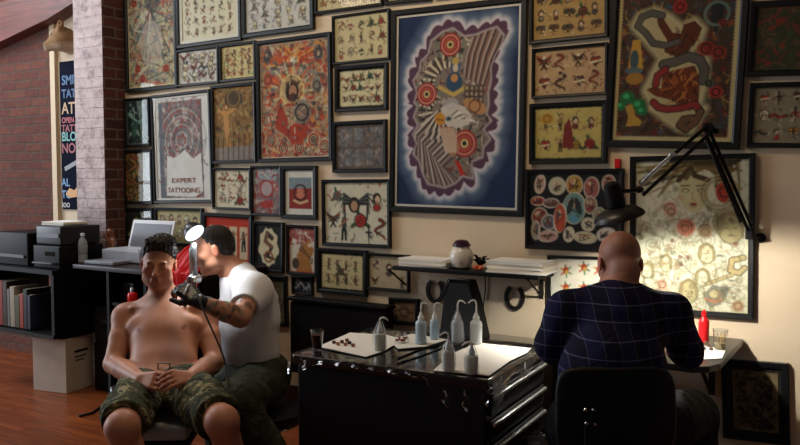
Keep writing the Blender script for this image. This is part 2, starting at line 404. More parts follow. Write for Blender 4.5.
class Head:
    def __init__(s, c, face, up=(0, 0, 1), sc=1.0): s.c = np.array(c); s.R = basis(face, up); s.s = sc
    def w(s, *p): return s.c+s.R @ (np.array(p)*s.s)
    def loc(s, V): return ((V-s.c) @ s.R)/s.s
    def build(s, B, neck=None, nr=0.056):
        e = lambda c, r, **k: B.ell(s.w(*c), np.array(r)*s.s, s.R, **k)
        e((0, .012, .035), (.074, .094, .082)); e((0, -.028, -.03), (.062, .06, .082), k=.03)
        e((0, -.042, -.075), (.044, .042, .034), k=.03); e((0, -.076, -.094), (.02, .014, .014), k=.02)
        for q in (-1, 1):
            e((q*.052, -.015, -.065), (.014, .03, .02), k=.03)
            e((q*.040, -.062, -.018), (.020, .016, .016), k=.03)
            e((q*.031, -.099, .004), (.019, .014, .011), k=.012, sub=True)
            e((q*.031, -.078, .003), (.0145, .0125, .0115), k=.004)
            e((q*.078, .008, -.005), (.007, .019, .031), k=.006); e((q*.086, .002, -.001), (.005, .009, .016), k=.006, sub=True)
        B.cap(s.w(-.036, -.082, .022), s.w(.036, -.082, .022), .0085*s.s, k=.012)
        B.cap(s.w(0, -.088, .012), s.w(0, -.110, -.026), .0075*s.s, .011*s.s, k=.01); e((0, -.098, -.032), (.017, .012, .009), k=.008)
        B.cap(s.w(-.014, -.092, -.053), s.w(.014, -.092, -.053), .0058*s.s, k=.007); B.cap(s.w(-.015, -.09, -.064), s.w(.015, -.09, -.064), .0062*s.s, k=.006)
        B.cap(s.w(-.018, -.1, -.0588), s.w(.018, -.1, -.0588), .0022*s.s, k=.004, sub=True)
        if neck is not None: B.cap(s.w(0, .025, -.045), neck, nr*.94, nr*1.08, k=.03)
    def colour(s, V, col, skin, lip='a8605a', brow='3a2a22', lids=None, stubble=None):
        """paint lips, brows, lids on vertex colours"""
        L = s.loc(V); mixc = lambda m_, c_: col.__setitem__(slice(None), col*(1-m_[:, None])+np.array(lin(c_))*m_[:, None])
        near = np.linalg.norm(L, axis=1) < .14
        def blob(c, r, soft=.35):
            q = np.sqrt((((L-np.array(c))/np.array(r))**2).sum(1)); return np.clip((1-q)/soft, 0, 1)*near
        mixc(blob((0, -.094, -.059), (.021, .02, .0105))*.85, lip)
        for q in (-1, 1):
            mixc(blob((q*.033, -.09, .0235), (.021, .02, .0052))*.85, brow)
            mixc(blob((q*.031, -.092, -.003), (.015, .016, .0022), .5)*.8, '2a1a16')
            mixc(blob((q*.08, .005, -.005), (.016, .03, .036))*.35, 'c0604a')
            mixc(blob((q*.04, -.075, -.025), (.03, .03, .022), 1)*.3, 'cc6a58')
        mixc(blob((0, -.105, -.03), (.02, .02, .014), 1)*.3, 'c8695a')
        if stubble: mixc(blob((0, -.06, -.08), (.07, .07, .05), .6)*.14*(L[:, 2] < -.03), stubble)
        return col
def fingers(B, wrist, palm, ndir, curl, spread, side, scale=1.0, tdir=None, k=.004, col=None):
    """a hand: palm from wrist to knuckles, four bent fingers, thumb from the side of the palm.
    ndir: back-of-hand normal; curl: bend per joint in radians"""
    w_, p_ = Vector(wrist), Vector(palm); f = (p_-w_).normalized(); n = Vector(ndir); n = (n-f*n.dot(f)).normalized(); s_ = f.cross(n)*side
    kc = w_+f*.085*scale
    for q in np.linspace(-.03, .03, 4):
        B.cap(w_+s_*q*.6*scale+f*.012, kc+s_*q*scale, .0145*scale, .0115*scale, k=.014, col=col)
    for i, (q, L) in enumerate(zip((-.031, -.0105, .0105, .031), (.068, .078, .073, .056))):
        pt = kc+s_*q*scale; d = (f+s_*spread*(i-1.5)/1.5).normalized(); ax = d.cross(n); r = .0092*scale
        for j, fr in enumerate((.45, .3, .25)):
            d = Matrix.Rotation(-curl*(0.8 if j == 0 else 1), 3, ax) @ d; nx = pt+d*L*fr*scale
            B.cap(pt, nx, r, r*.9, k=k if j == 0 else .002, col=col); r *= .9; pt = nx
    tb = w_+f*.025*scale-s_*.026*scale; t1 = tb+(f*.6-s_*.75-n*.25).normalized()*.035*scale; td = (f*.9-s_*.2-n*.35) if tdir is None else Vector(tdir)
    B.cap(tb, t1, .0135*scale, .0115*scale, k=.012, col=col); B.cap(t1, t1+td.normalized()*.045*scale, .011*scale, .0088*scale, k=.003, col=col)

# ================================================================== printed artwork on the framed sheets
class Art:
    """colour field over a picture's printed sheet, drawn in sheet units (1 unit = one photo pixel tall, about 5 mm)"""
    K = 1.5
    def __init__(s, W, H, bg):
        s.W, s.H = W, H; s.nx = max(6, int(W*s.K)); s.ny = max(6, int(H*s.K))
        s.X, s.Y = np.meshgrid((np.arange(s.nx)+.5)*W/s.nx, (np.arange(s.ny)+.5)*H/s.ny)
        s.a = np.tile(np.array(lin(bg)), (s.ny, s.nx, 1)); s.map = None
    def _win(s, x0, y0, x1, y1):
        kx, ky = s.nx/s.W, s.ny/s.H
        return slice(max(0, int(y0*ky)-2), max(0, int(y1*ky)+3)), slice(max(0, int(x0*kx)-2), max(0, int(x1*kx)+3))
    def _mix(s, sl, m, c):
        m = np.clip(m, 0, 1)[..., None]; s.a[sl] = s.a[sl]*(1-m)+np.array(lin(c))*m
    def ell(s, x, y, rx, ry, c, rot=0, a=1.0, soft=None):
        R = max(rx, ry); sl = s._win(x-R, y-R, x+R, y+R); X, Y = s.X[sl]-x, s.Y[sl]-y
        if not X.size: return
        cr, sr = math.cos(rot), math.sin(rot); u, v = X*cr+Y*sr, -X*sr+Y*cr
        q = (1-np.sqrt((u/rx)**2+(v/ry)**2))*min(rx, ry); s._mix(sl, (q*(1/soft if soft else 1.6)+(0 if soft else .5))*1.0 if soft else q*1.6+.5, c) if a == 1 else s._mix(sl, np.clip(q*(1/soft if soft else 1.6)+(0 if soft else .5), 0, 1)*a, c)
    def ring(s, x, y, r, w_, c, a=1.0):
        sl = s._win(x-r-w_, y-r-w_, x+r+w_, y+r+w_); X, Y = s.X[sl]-x, s.Y[sl]-y
        if X.size: s._mix(sl, np.clip((w_-np.abs(np.hypot(X, Y)-r))*1.6+.5, 0, 1)*a, c)
    def line(s, pts, w_, c, a=1.0, w2=None):
        n = len(pts)-1; w2 = w_ if w2 is None else w2
        for i in range(n):
            (x0, y0), (x1, y1) = pts[i], pts[i+1]; wa, wb = w_+(w2-w_)*i/n, w_+(w2-w_)*(i+1)/n; m = max(wa, wb)+.6
            sl = s._win(min(x0, x1)-m, min(y0, y1)-m, max(x0, x1)+m, max(y0, y1)+m); X, Y = s.X[sl], s.Y[sl]
            if not X.size: continue
            dx, dy = x1-x0, y1-y0; t = np.clip(((X-x0)*dx+(Y-y0)*dy)/max(dx*dx+dy*dy, 1e-6), 0, 1)
            s._mix(sl, np.clip((wa+(wb-wa)*t-np.hypot(X-x0-t*dx, Y-y0-t*dy))*1.6+.5, 0, 1)*a, c)
    def poly(s, pts, c, a=1.0):
        p = np.array(pts); sl = s._win(p[:, 0].min(), p[:, 1].min(), p[:, 0].max(), p[:, 1].max()); X, Y = s.X[sl], s.Y[sl]
        if not X.size: return
        ins = np.zeros(X.shape, bool)
        for (x0, y0), (x1, y1) in zip(pts, list(pts[1:])+[pts[0]]):
            if y0 == y1: continue
            ins ^= ((y0 > Y) != (y1 > Y)) & (X < (x1-x0)*(Y-y0)/(y1-y0)+x0)
        s._mix(sl, ins*a, c)
    def halo(s, pts, r, c, a=1.0):
        """soft glow printed round a closed outline"""
        d = np.full(s.X.shape, 1e9)
        for (x0, y0), (x1, y1) in zip(pts, list(pts[1:])+[pts[0]]):
            dx, dy = x1-x0, y1-y0; t = np.clip(((s.X-x0)*dx+(s.Y-y0)*dy)/max(dx*dx+dy*dy, 1e-6), 0, 1)
            d = np.minimum(d, np.hypot(s.X-x0-t*dx, s.Y-y0-t*dy))
        s._mix((slice(None), slice(None)), np.clip(1-d/r, 0, 1)**1.3*a, c)
    def speckle(s, pal, n, r0, r1, box=None, a=.8, seed=1):
        R = random.Random(seed); x0, y0, x1, y1 = box or (0, 0, s.W, s.H)
        for _ in range(n):
            x, y = R.uniform(x0, x1), R.uniform(y0, y1); r = R.uniform(r0, r1)
            if R.random() < .5: s.ell(x, y, r, r*R.uniform(.4, 1), R.choice(pal), R.uniform(0, 3), a)
            else:
                t = R.uniform(0, 6.3); pts = [(x, y)]
                for _k in range(4): t += R.uniform(-.9, .9); pts.append((pts[-1][0]+math.cos(t)*r, pts[-1][1]+math.sin(t)*r))
                s.line(pts, R.uniform(.35, .8), R.choice(pal), a)
    def soften(s):
        p = np.pad(s.a, ((1, 1), (1, 1), (0, 0)), 'edge'); s.a = p[1:-1, 1:-1]*.4+.15*(p[:-2, 1:-1]+p[2:, 1:-1]+p[1:-1, :-2]+p[1:-1, 2:])
    def mottle(s, amt=.15, cells=14, seed=0):
        r = np.random.default_rng(seed); g = r.random((cells+2, cells+2)); fx = np.linspace(0, cells, s.nx); fy = np.linspace(0, cells, s.ny)
        ix, iy = fx.astype(int), fy.astype(int); tx, ty = (fx-ix)[None], (fy-iy)[:, None]
        q = (g[np.ix_(iy, ix)]*(1-tx)+g[np.ix_(iy, ix+1)]*tx)*(1-ty)+(g[np.ix_(iy+1, ix)]*(1-tx)+g[np.ix_(iy+1, ix+1)]*tx)*ty
        s.a *= (1-amt+2*amt*q)[..., None]; s.a = np.clip(s.a, 0, 1)
    def edge(s, c, t=2, seed=0):
        """rough dark border round a paler sheet"""
        r = np.random.default_rng(seed); a, b = r.random(s.nx)*.8+t-.4, r.random(s.ny)*.8+t-.4
        m = np.clip(np.maximum(np.maximum(a[None]-s.Y, a[None]-(s.H-s.Y)), np.maximum(b[:, None]-s.X, b[:, None]-(s.W-s.X)))+.5, 0, 1)
        s._mix((slice(None), slice(None)), m, c)
# --- motifs of the flash sheets
INK = '1d1a1c'
def m_rose(a, x, y, r, c, R):
    for t in (0.5, 2.6, 4.4): a.ell(x+math.cos(t)*r*.9, y+math.sin(t)*r*.9, r*.5, r*.22, R.choice(['2f5a3a', '3f4a2a']), t)
    a.ell(x, y, r*.75, r*.72, INK); a.ell(x, y, r*.6, r*.58, c); a.ring(x, y, r*.32, r*.07, INK, .8); a.ell(x, y, r*.12, r*.12, INK)
def m_skull(a, x, y, r, c, R):
    a.ell(x, y-r*.15, r*.72, r*.75, INK); a.ell(x, y-r*.15, r*.58, r*.62, 'ddd2b4'); a.ell(x, y+r*.55, r*.4, r*.35, INK); a.ell(x, y+r*.5, r*.28, r*.24, 'cfc09c')
    for q in (-1, 1): a.ell(x+q*r*.25, y, r*.17, r*.2, INK)
def m_dagger(a, x, y, r, c, R):
    a.line([(x, y-r*.2), (x, y+r)], r*.17, INK, w2=r*.04); a.line([(x-r*.4, y-r*.3), (x+r*.4, y-r*.3)], r*.14, c); a.line([(x, y-r), (x, y-r*.3)], r*.13, INK); a.ell(x+r*.25, y+r*.2, r*.3, r*.2, c, .5, .8)
def m_eagle(a, x, y, r, c, R):
    for q in (-1, 1):
        for j in range(4): a.line([(x, y), (x+q*r*(.95-.12*j), y-r*(.75-.35*j))], r*.16, INK if j % 2 else c, w2=r*.06)
    a.ell(x, y+r*.1, r*.24, r*.5, '5a3a26'); a.ell(x, y-r*.45, r*.16, r*.16, 'e0d8c0'); a.line([(x-r*.3, y+r*.8), (x, y+r*.4), (x+r*.3, y+r*.8)], r*.1, INK)
def m_lady(a, x, y, r, c, R):
    a.ell(x, y-r*.2, r*.5, r*.6, INK); a.ell(x+r*.05, y-r*.1, r*.3, r*.4, 'd8b494'); a.ell(x, y+r*.65, r*.5, r*.32, c); a.ell(x+r*.1, y+r*.05, r*.07, r*.05, 'a02020'); a.ring(x, y+r*.62, r*.4, r*.07, INK, .7)
def m_heart(a, x, y, r, c, R):
    for q in (-1, 1): a.ell(x+q*r*.28, y-r*.2, r*.4, r*.42, INK)
    a.poly([(x-r*.64, y-r*.1), (x+r*.64, y-r*.1), (x, y+r*.75)], INK)
    for q in (-1, 1): a.ell(x+q*r*.26, y-r*.2, r*.28, r*.3, c)
    a.poly([(x-r*.46, y-r*.05), (x+r*.46, y-r*.05), (x, y+r*.5)], c); a.line([(x-r*.6, y+r*.15), (x+r*.6, y-r*.05)], r*.12, 'd8cca8')
def m_snake(a, x, y, r, c, R):
    pts = [(x+math.sin(t*1.6)*r*.55, y-r*.9+t*r*.36) for t in np.linspace(0, 5, 11)]; a.line(pts, r*.2, INK, w2=r*.1); a.line(pts, r*.1, c, w2=r*.04)
def m_figure(a, x, y, r, c, R):
    a.ell(x, y-r*.75, r*.17, r*.2, INK); a.ell(x, y-r*.68, r*.1, r*.12, 'c89a78'); a.line([(x, y-r*.5), (x+r*.08, y+r*.1)], r*.22, INK); a.line([(x, y-r*.5), (x+r*.08, y+r*.05)], r*.13, c)
    a.line([(x-r*.1, y+r*.1), (x-r*.15, y+r*.95)], r*.12, INK); a.line([(x+r*.15, y+r*.1), (x+r*.22, y+r*.95)], r*.12, INK); a.line([(x-r*.45, y-r*.1), (x, y-r*.45), (x+r*.45, y-r*.75)], r*.08, '9a6a4a')
def m_scroll(a, x, y, r, c, R):
    a.line([(x-r, y), (x-r*.4, y-r*.25), (x+r*.3, y+r*.2), (x+r, y-r*.1)], r*.22, INK); a.line([(x-r*.9, y), (x-r*.4, y-r*.25), (x+r*.3, y+r*.2), (x+r*.9, y-r*.1)], r*.12, c)
def m_butterfly(a, x, y, r, c, R):
    for q in (-1, 1):
        a.ell(x+q*r*.45, y-r*.2, r*.48, r*.36, INK, q*.5); a.ell(x+q*r*.45, y-r*.2, r*.34, r*.24, c, q*.5); a.ell(x+q*r*.35, y+r*.35, r*.3, r*.26, INK); a.ell(x+q*r*.35, y+r*.35, r*.17, r*.15, 'd8b070')
    a.line([(x, y-r*.5), (x, y+r*.5)], r*.08, INK)
def _hatch(a, x, y, r, R):
    for _ in range(7):
        x0, y0 = x+R.uniform(-.7, .7)*r, y+R.uniform(-.8, .8)*r; t = R.uniform(0, 6.3); L = r*R.uniform(.15, .4)
        a.line([(x0, y0), (x0+math.cos(t)*L, y0+math.sin(t)*L), (x0+math.cos(t+.8)*L*1.6, y0+math.sin(t+.8)*L*1.6)], .4, R.choice([INK, INK, '6a4a3a', 'cdbf9c', '7a2a22']), .8)
def m_outline(a, x, y, r, c, R):
    for j in range(4): t = R.uniform(0, 6); a.ring(x+math.cos(t)*r*.3, y+math.sin(t)*r*.4, r*R.uniform(.25, .5), r*.06, '4a4648', .8)
    a.line([(x-r*.5, y+r*.6), (x, y), (x+r*.5, y+r*.7)], r*.06, '4a4648')
ALLM = [m_rose, m_skull, m_dagger, m_eagle, m_lady, m_heart, m_snake, m_scroll, m_butterfly]
def flash(a, nx, ny, motifs=ALLM, pal=('a82a24', 'b03a2a', '3a5a44', 'c08a3a', '6a3a30'), seed=0, size=.46, jit=.12, m=2.5, fill=0, fillpal=None):
    R = random.Random(seed); cw, ch = (a.W-2*m)/nx, (a.H-2*m)/ny; i = 0
    if fill: a.speckle(fillpal or [INK, *pal], fill, .7, 2.2, (m, m, a.W-m, a.H-m), .7, seed)
    for j in range(ny):
        for q in range(nx):
            mo = motifs[(i*5+seed+R.randint(0, 2)) % len(motifs)]; i += 1
            mo(a, m+cw*(q+.5)+R.uniform(-jit, jit)*cw, m+ch*(j+.5)+R.uniform(-jit, jit)*ch, min(cw, ch)*size*R.uniform(.9, 1.12), R.choice(pal), R); _hatch(a, m+cw*(q+.5), m+ch*(j+.5), max(cw, ch)*.45, R)
art_m = attr_mat('printed_sheet', 0.7, 0.03, 40, spec=0.2)
def framed(kind, px, label, draw, bg='d8ccae', fr=3.2, matw=0, matcol='dcd6ca', cat='picture', group=None, depth=0.028, y=WALL, glass=True, edge=None, frm=None, mot=.08):
    """px = photo outline (x left, x right, y top-left, y top-right, y bottom-left, y bottom-right) on the wall; frame rails fr wide in photo pixels"""
    xl, xr, tl, tr, bl, br_ = px
    A = [PY(xl, tl, y), PY(xr, tr, y), PY(xl, bl, y), PY(xr, br_, y)]
    wx0, wx1 = (A[0].x+A[2].x)/2, (A[1].x+A[3].x)/2; wz1, wz0 = (A[0].z+A[1].z)/2, (A[2].z+A[3].z)/2
    roll = math.atan2(((A[1].z-A[0].z)+(A[3].z-A[2].z))/2, wx1-wx0)*.7
    unit = (wz1-wz0)/((bl-tl+br_-tr)/2); f = fr*unit
    yb = y-0.003; yf = yb-depth; cx, cz = (wx0+wx1)/2, (wz0+wz1)/2; W, H = wx1-wx0, wz1-wz0
    root = empty(kind, (cx, yb, wz0), label, cat, group)
    Rm = Matrix.Translation((cx, 0, cz)) @ Matrix.Rotation(-roll, 4, 'Y') @ Matrix.Translation((-cx, 0, -cz))
    def T(b): bmesh.ops.transform(b.bm, matrix=Rm, verts=b.bm.verts); return b
    b = MB()   # four mitred rails with a stepped section
    for (p, q) in (((wx0, wz0), (wx1, wz0)), ((wx1, wz0), (wx1, wz1)), ((wx1, wz1), (wx0, wz1)), ((wx0, wz1), (wx0, wz0))):
        def inn(pt, t): return (pt[0]+(t if pt[0] == wx0 else -t), pt[1]+(t if pt[1] == wz0 else -t))
        sec = [(0, yb), (0, yf+.003), (.003, yf), (f*.75, yf+.002), (f, yf+.008), (f, yb)]
        ra = [b.bm.verts.new((inn(p, t)[0], yy, inn(p, t)[1])) for t, yy in sec]; rb = [b.bm.verts.new((inn(q, t)[0], yy, inn(q, t)[1])) for t, yy in sec]
        for i in range(len(sec)-1): b.bm.faces.new((ra[i], ra[i+1], rb[i+1], rb[i]))
        b.bm.faces.new((ra[-1], ra[0], rb[0], rb[-1]))
    T(b).link('frame', frm or M['black_frame'], root)
    inner = f
    if matw:
        m2 = matw*unit; z_ = yf+.014
        b = MB()
        for (c_, s_) in (((cx, z_, wz1-f-m2/2), (W-2*f, .003, m2)), ((cx, z_, wz0+f+m2/2), (W-2*f, .003, m2)), ((wx0+f+m2/2, z_, cz), (m2, .003, H-2*f-2*m2)), ((wx1-f-m2/2, z_, cz), (m2, .003, H-2*f-2*m2))): b.box(c_, s_)
        T(b).link('mat_board', mat('mat_'+matcol, matcol, 0.8, noise=0.02), root); inner = f+m2
    aw, ah = W-2*inner, H-2*inner
    a = Art(aw/unit, ah/unit, bg)
    # sheet units from photo pixels
    ins = inner/unit
    def mp(x, y_):
        u = (x-xl)/(xr-xl); v0 = tl+(tr-tl)*u; v1 = bl+(br_-bl)*u
        # foreshortening along the wall inside one picture
        g = lambda xx: PY(xx, 170, y).x
        uu = (g(x)-g(xl))/(g(xr)-g(xl))
        return uu*W/unit-ins, (y_-v0)/(v1-v0)*H/unit-ins
    a.map = mp
    draw(a)
    a.soften()
    if edge: a.edge(edge, 2.2, int(xl))
    a.mottle(mot, 12, int(xl))
    nx, ny = a.nx, a.ny; X = np.linspace(cx-aw/2, cx+aw/2, nx); Zz = np.linspace(cz+ah/2, cz-ah/2, ny)
    gx, gz = np.meshgrid(X, Zz); co = np.stack([gx, np.full(gx.shape, yf+.0175), gz], -1).reshape(-1, 3)
    Rn = np.array(Rm.to_3x3()); co = (co-[cx, 0, cz]) @ Rn.T+[cx, 0, cz]
    ii = np.arange(nx*ny).reshape(ny, nx); q = np.stack([ii[:-1, :-1], ii[1:, :-1], ii[1:, 1:], ii[:-1, 1:]], -1).reshape(-1, 4)
    me = D.meshes.new('printed_sheet'); me.vertices.add(len(co)); me.vertices.foreach_set('co', co.astype('f').ravel())
    me.loops.add(len(q)*4); me.loops.foreach_set('vertex_index', q.astype('i').ravel()); me.polygons.add(len(q))
    me.polygons.foreach_set('loop_start', np.arange(0, len(q)*4, 4, dtype='i')); me.polygons.foreach_set('loop_total', np.full(len(q), 4, 'i')); me.update(calc_edges=True)
    colr = np.ones((len(co), 4), 'f'); colr[:, :3] = a.a.reshape(-1, 3); at = me.color_attributes.new('Col', 'FLOAT_COLOR', 'POINT'); at.data.foreach_set('color', colr.ravel())
    link('printed_sheet', me, art_m, root)
    T(MB().box((cx, (yf+.0165+yb)/2+.004, cz), (W-f, .003, H-f))).link('backing_board', mat('backing', '2a2420', .9), root)
    if glass: T(MB().box((cx, yf+.009, cz), (W-2*f+.002, .0015, H-2*f+.002))).link('glass_pane', M['glass_pane'], root)
    return root

# ================================================================== THE GALLERY WALL
def MP(a, pts): return [a.map(*p) for p in pts]
def tall_leaf_bird(a):
    a.speckle(['7a2a24', 'a84030', '5a6a70', '33404a', '9a8a60', '8a8a84', INK], 760, 1, 3.4, None, .6, 3)
    for q in range(16): a.line([(a.W*.5, a.H*.32), (a.W*(.5+.4*math.sin(q*2.4)), a.H*(.1+.055*q)), (a.W*(.5+.3*math.sin(q*1.7+1)), a.H*(.16+.055*q))], .9, random.Random(q).choice(['3f5058', 'b0553c', 'c9c2ae', '2c3438']), .75)
    a.ell(a.W*.55, a.H*.2, a.W*.18, a.H*.16, '2c3a3c', a=.7); a.ell(a.W*.5, a.H*.62, a.W*.25, a.H*.2, 'b9b0a4', a=.45)
    for x, y in ((.2, .83), (.8, .85), (.3, .92), (.15, .25)): a.ell(a.W*x, a.H*y, 4.5, 4, 'b83a20', a=.85); a.ring(a.W*x, a.H*y, 2.4, .5, INK)
    a.edge('cdb98c', 1.6)
framed('framed_print', (127, 178.5, -26, -37, 93.6, 88), 'tall black-framed colourful dragon print beside the brick pier, top left of the wall', tall_leaf_bird, 'b9ab86', 4)
framed('framed_flash_sheet', (178.5, 243, -22, -34, 50.3, 39.8), 'black-framed white sheet of sparse red designs, at the top edge above two small frames', lambda a: flash(a, 6, 5, [m_outline, m_heart, m_lady, m_snake, m_eagle], ('a04038', '8a5a4a', '6a6a54'), 11, .36), 'd9d2b8', 4, 3.5)
framed('framed_flash_sheet', (178.5, 220.8, 50.4, 46, 88, 83), 'small black-framed sheet with four columns of grey and red designs, under the white flash sheet', lambda a: (flash(a, 4, 3, [m_scroll, m_eagle, m_skull], ('8a3a34', '4a4a50'), 5, .6, fill=90)), 'cfc8c0', 2.6)
framed('framed_flash_sheet', (221.5, 257.7, 46.2, 40, 82.5, 80), 'small black-framed yellowish flash sheet, right of the small grey one', lambda a: flash(a, 4, 3, [m_dagger, m_figure, m_lady, m_snake], seed=8, fill=60), 'd0c08c', 3)
framed('framed_flash_sheet', (244, 315.5, -20, -34, 39, 29.7), 'black-framed sheet of grey pencil designs cut by the top edge of the photo', lambda a: flash(a, 5, 5, [m_outline, m_skull, m_rose], ('8a8680', '6a6a6c', '9a9488'), 4, .5, fill=40, fillpal=['77777a', '99958e']), 'cdcac6', 5)
framed('framed_flash_sheet', (316.8, 384.5, -32, -42, 15.8, 5.6), 'black-framed landscape flash sheet at the top edge, left of the blue eagle poster', lambda a: flash(a, 6, 4, seed=9), 'd2c29c', 3)
framed('framed_flash_sheet', (387, 434, -46, -52, 5.5, 1.5), 'black frame mostly out of the photo above the left corner of the blue eagle poster', lambda a: flash(a, 4, 4, seed=10), 'cdbb94', 4)
framed('framed_flash_sheet', (438, 524, -58, -70, -2.0, -6), 'black frame just above the top of the blue eagle poster', lambda a: flash(a, 5, 4, seed=12), 'cdbb94', 4)
framed('framed_flash_sheet', (334.4, 391.6, 17, 8.8, 65.6, 59.8), 'black-framed landscape sheet of small emblems in three rows, left of the eagle poster top', lambda a: (flash(a, 5, 3, [m_rose, m_lady, m_figure, m_snake, m_heart, m_outline], ('b0524a', '8a4a3c', '56604c'), 21, .42)), 'ccbf98', 2.6)
framed('framed_flash_sheet', (337, 389.3, 67, 63.2, 112.6, 110), 'black-framed greenish sheet with rough pale edges, third frame down left of the eagle poster', lambda a: flash(a, 5, 3, [m_rose, m_figure, m_lady, m_eagle, m_scroll], ('a0483c', '4a6a5c', '8a6a4a'), 13, .46, m=4, fill=40), 'd3c9a6', 3.8, edge='22221c')
framed('framed_print', (334.6, 388.2, 122.6, 119, 172.6, 172.6), 'black-framed dark grey print of small panels, fourth frame down left of the eagle poster', lambda a: (a.speckle(['5a5a60', '8a8a90', '7a5a48', '3c3c40', 'a09a94'], 260, 1, 3, None, .6, 4), [a.line([(0, a.H*q), (a.W, a.H*q)], 1.6, '5a463a', .7) for q in (.04, .52, .97)], [a.line([(a.W*q, 0), (a.W*q, a.H)], 1.0, '6a5446', .7) for q in (.03, .37, .62, .8, .97)]), '6c6c72', 4)
def saint(a):
    P_ = a.map
    a.speckle(['b02a1c', 'c84a28', '8a2018', 'd08a3a', '3a3a3e', 'c8bda4', '6a6a6a'], 620, 1.2, 4.2, None, .75, 6)
    for q in range(22): t = math.pi*(1+q/21); x, y = P_(295, 64); a.line([(x+math.cos(t)*8, y+math.sin(t)*8), (x+math.cos(t)*34, y+math.sin(t)*18)], .9, random.Random(q).choice(['c8521f', 'd9a04a', 'b03020']), .9)
    x, y = P_(295, 61); a.ell(x, y, 8, 5, 'd8b078'); a.ell(x, y, 3.5, 2.5, 'e8e0d0')
    for q in (-1, 1): a.line([P_(295, 64), P_(295+q*14, 66), P_(295+q*27, 57)], 2.3, '6e6458', w2=1); a.line([P_(295+q*6, 70), P_(295+q*22, 72)], 3, '8a8478', .9)
    for q in range(26): t = q*.2417; x, y = P_(293.5, 92); a.line([(x+math.cos(t)*12, y+math.sin(t)*15), (x+math.cos(t)*28, y+math.sin(t)*34)], 1.0, 'd2401c' if q % 2 else 'd8c49a', .7)
    x, y = P_(293.5, 90); a.ring(x, y, 14.5, 1.3, 'dfc17a'); a.ell(x, y, 13.5, 15, 'b9a070', a=.9)
    a.ell(x, y+1, 8.5, 11.5, '2a1c18'); a.ell(x+1, y+1.5, 4.8, 6.5, 'a87858'); a.ell(x+1, y+7.5, 5, 4.5, '3a241c'); a.line([(x-7, y-7), (x, y-9), (x+8, y-6)], 1.4, '5a4028')
    a.poly(MP(a, [(279, 108), (290, 103), (302, 103), (310, 112), (314, 130), (303, 140), (296, 152), (290, 138), (276, 128)]), 'a23a26')
    a.poly(MP(a, [(284, 106), (300, 106), (304, 122), (290, 126)]), 'b08a6c'); x, y = P_(303, 112); a.ell(x, y, 12, 13, '6c6e66', a=.75); a.ring(x, y, 8, 1, '2a2a2a')
    for x0, y0, c in ((270, 57, '4a4a4e'), (320, 53, '55565a'), (318, 85, '767872'), (270, 80, 'b04a34')): x, y = P_(x0, y0); a.ell(x, y, 6, 8, c, a=.85); a.ring(x, y, 4, .6, INK)
    for x0, y0 in ((272, 140), (314, 139), (300, 147), (284, 148), (325, 146), (268, 120)):
        x, y = P_(x0, y0); a.ell(x, y, 8, 6.5, 'c9b994', a=.9); a.ring(x, y, 5.5, 1, '9a2018'); a.ring(x, y, 3, .7, INK); a.ell(x, y, 1.3, 1.3, 'a02a1c')
    a.poly(MP(a, [(291, 122), (305, 124), (304, 145), (291, 143)]), 'a8381f', .7); a.speckle([INK, '8a2418', 'c9b79a', '6a6a68', 'b05a3c', '4a3a34'], 330, .8, 2.6, None, .7, 16); a.edge('c9b8ac', 1.2)
framed('framed_print', (259, 333.6, 42, 32, 163.2, 160.4), 'large black-framed red print of a haloed bearded figure, left of the centre', saint, 'a88a6a', 4.2)
def bronze_dancer(a):
    a.speckle(['8a5a2c', '6a4020', 'b08040', '3c2a1c', '6c6c4c', 'a89060'], 330, 1, 3.2, None, .7, 8)
    a.ell(a.W*.5, a.H*.16, 12, 9, '3a2c22', a=.85); a.ring(a.W*.5, a.H*.15, 8, .8, '8a6a3c'); a.line([(a.W*.3, a.H*.3), (a.W*.32, a.H*.6), (a.W*.36, a.H*.8)], 4, 'c08a50', w2=2); a.ell(a.W*.31, a.H*.27, 3.2, 3.6, '6a3a20'); a.ell(a.W*.31, a.H*.27, 2, 2.4, 'c89a64')
    a.line([(a.W*.12, a.H*.3), (a.W*.3, a.H*.38), (a.W*.5, a.H*.3)], 1.4, 'c08a50'); a.poly([(0, a.H*.82), (a.W, a.H*.8), (a.W, a.H), (0, a.H)], '8a8a90', .6)
    for q in range(7): a.line([(a.W*(.08+.13*q), a.H), (a.W*(.1+.13*q), a.H*.66)], .8, '55301c', .8)
framed('framed_print', (213.8, 257.7, 86.6, 82, 164, 162.4), 'black-framed brown and gold print of a dancing figure, left of the red haloed print', bronze_dancer, '86643a', 3)
def expert(a):
    x0, y0 = a.map(161, 103); x1, y1 = a.map(204, 198)
    a.ell(a.W/2, 6, 3, 2, 'cfc8c0')
    a.poly([(x0, y0), (x1, y0), (x1, y1), (x0, y1)], '8a7a78')
    a.speckle(['8a3a34', 'a05a4c', '6a6c78', 'c9bdb4', '444850', '7d8a8e'], 520, 1, 3.4, (x0+1, y0+1, x1-1, y1-1), .7, 5)
    for q in range(12): a.ring(a.W*.5, a.H*.42, 5+q*2.6, .45, ['9a4038', 'c4b8ac', '4c5660'][q % 3], .7)
    a.poly([(x0, y0), (x0+5, y0), (x0+7, y1), (x0, y1)], '5a6674', .75); a.poly([(x1, y0), (x1-3, y0), (x1-3, y1), (x1, y1)], '6a5a5c', .75)
    a.poly(MP(a, [(168.5, 156), (176, 158), (186, 150), (194, 158), (202, 152), (203, 190), (195, 196), (167, 196)]), 'd9d4d0')
ex = framed('framed_poster', (154.7, 213.6, 95.6, 89.5, 204.4, 201.2), 'black-framed poster with a white mat and the words expert tattooing', expert, 'd8d3cf', 3, 2, 'd9d5d0')
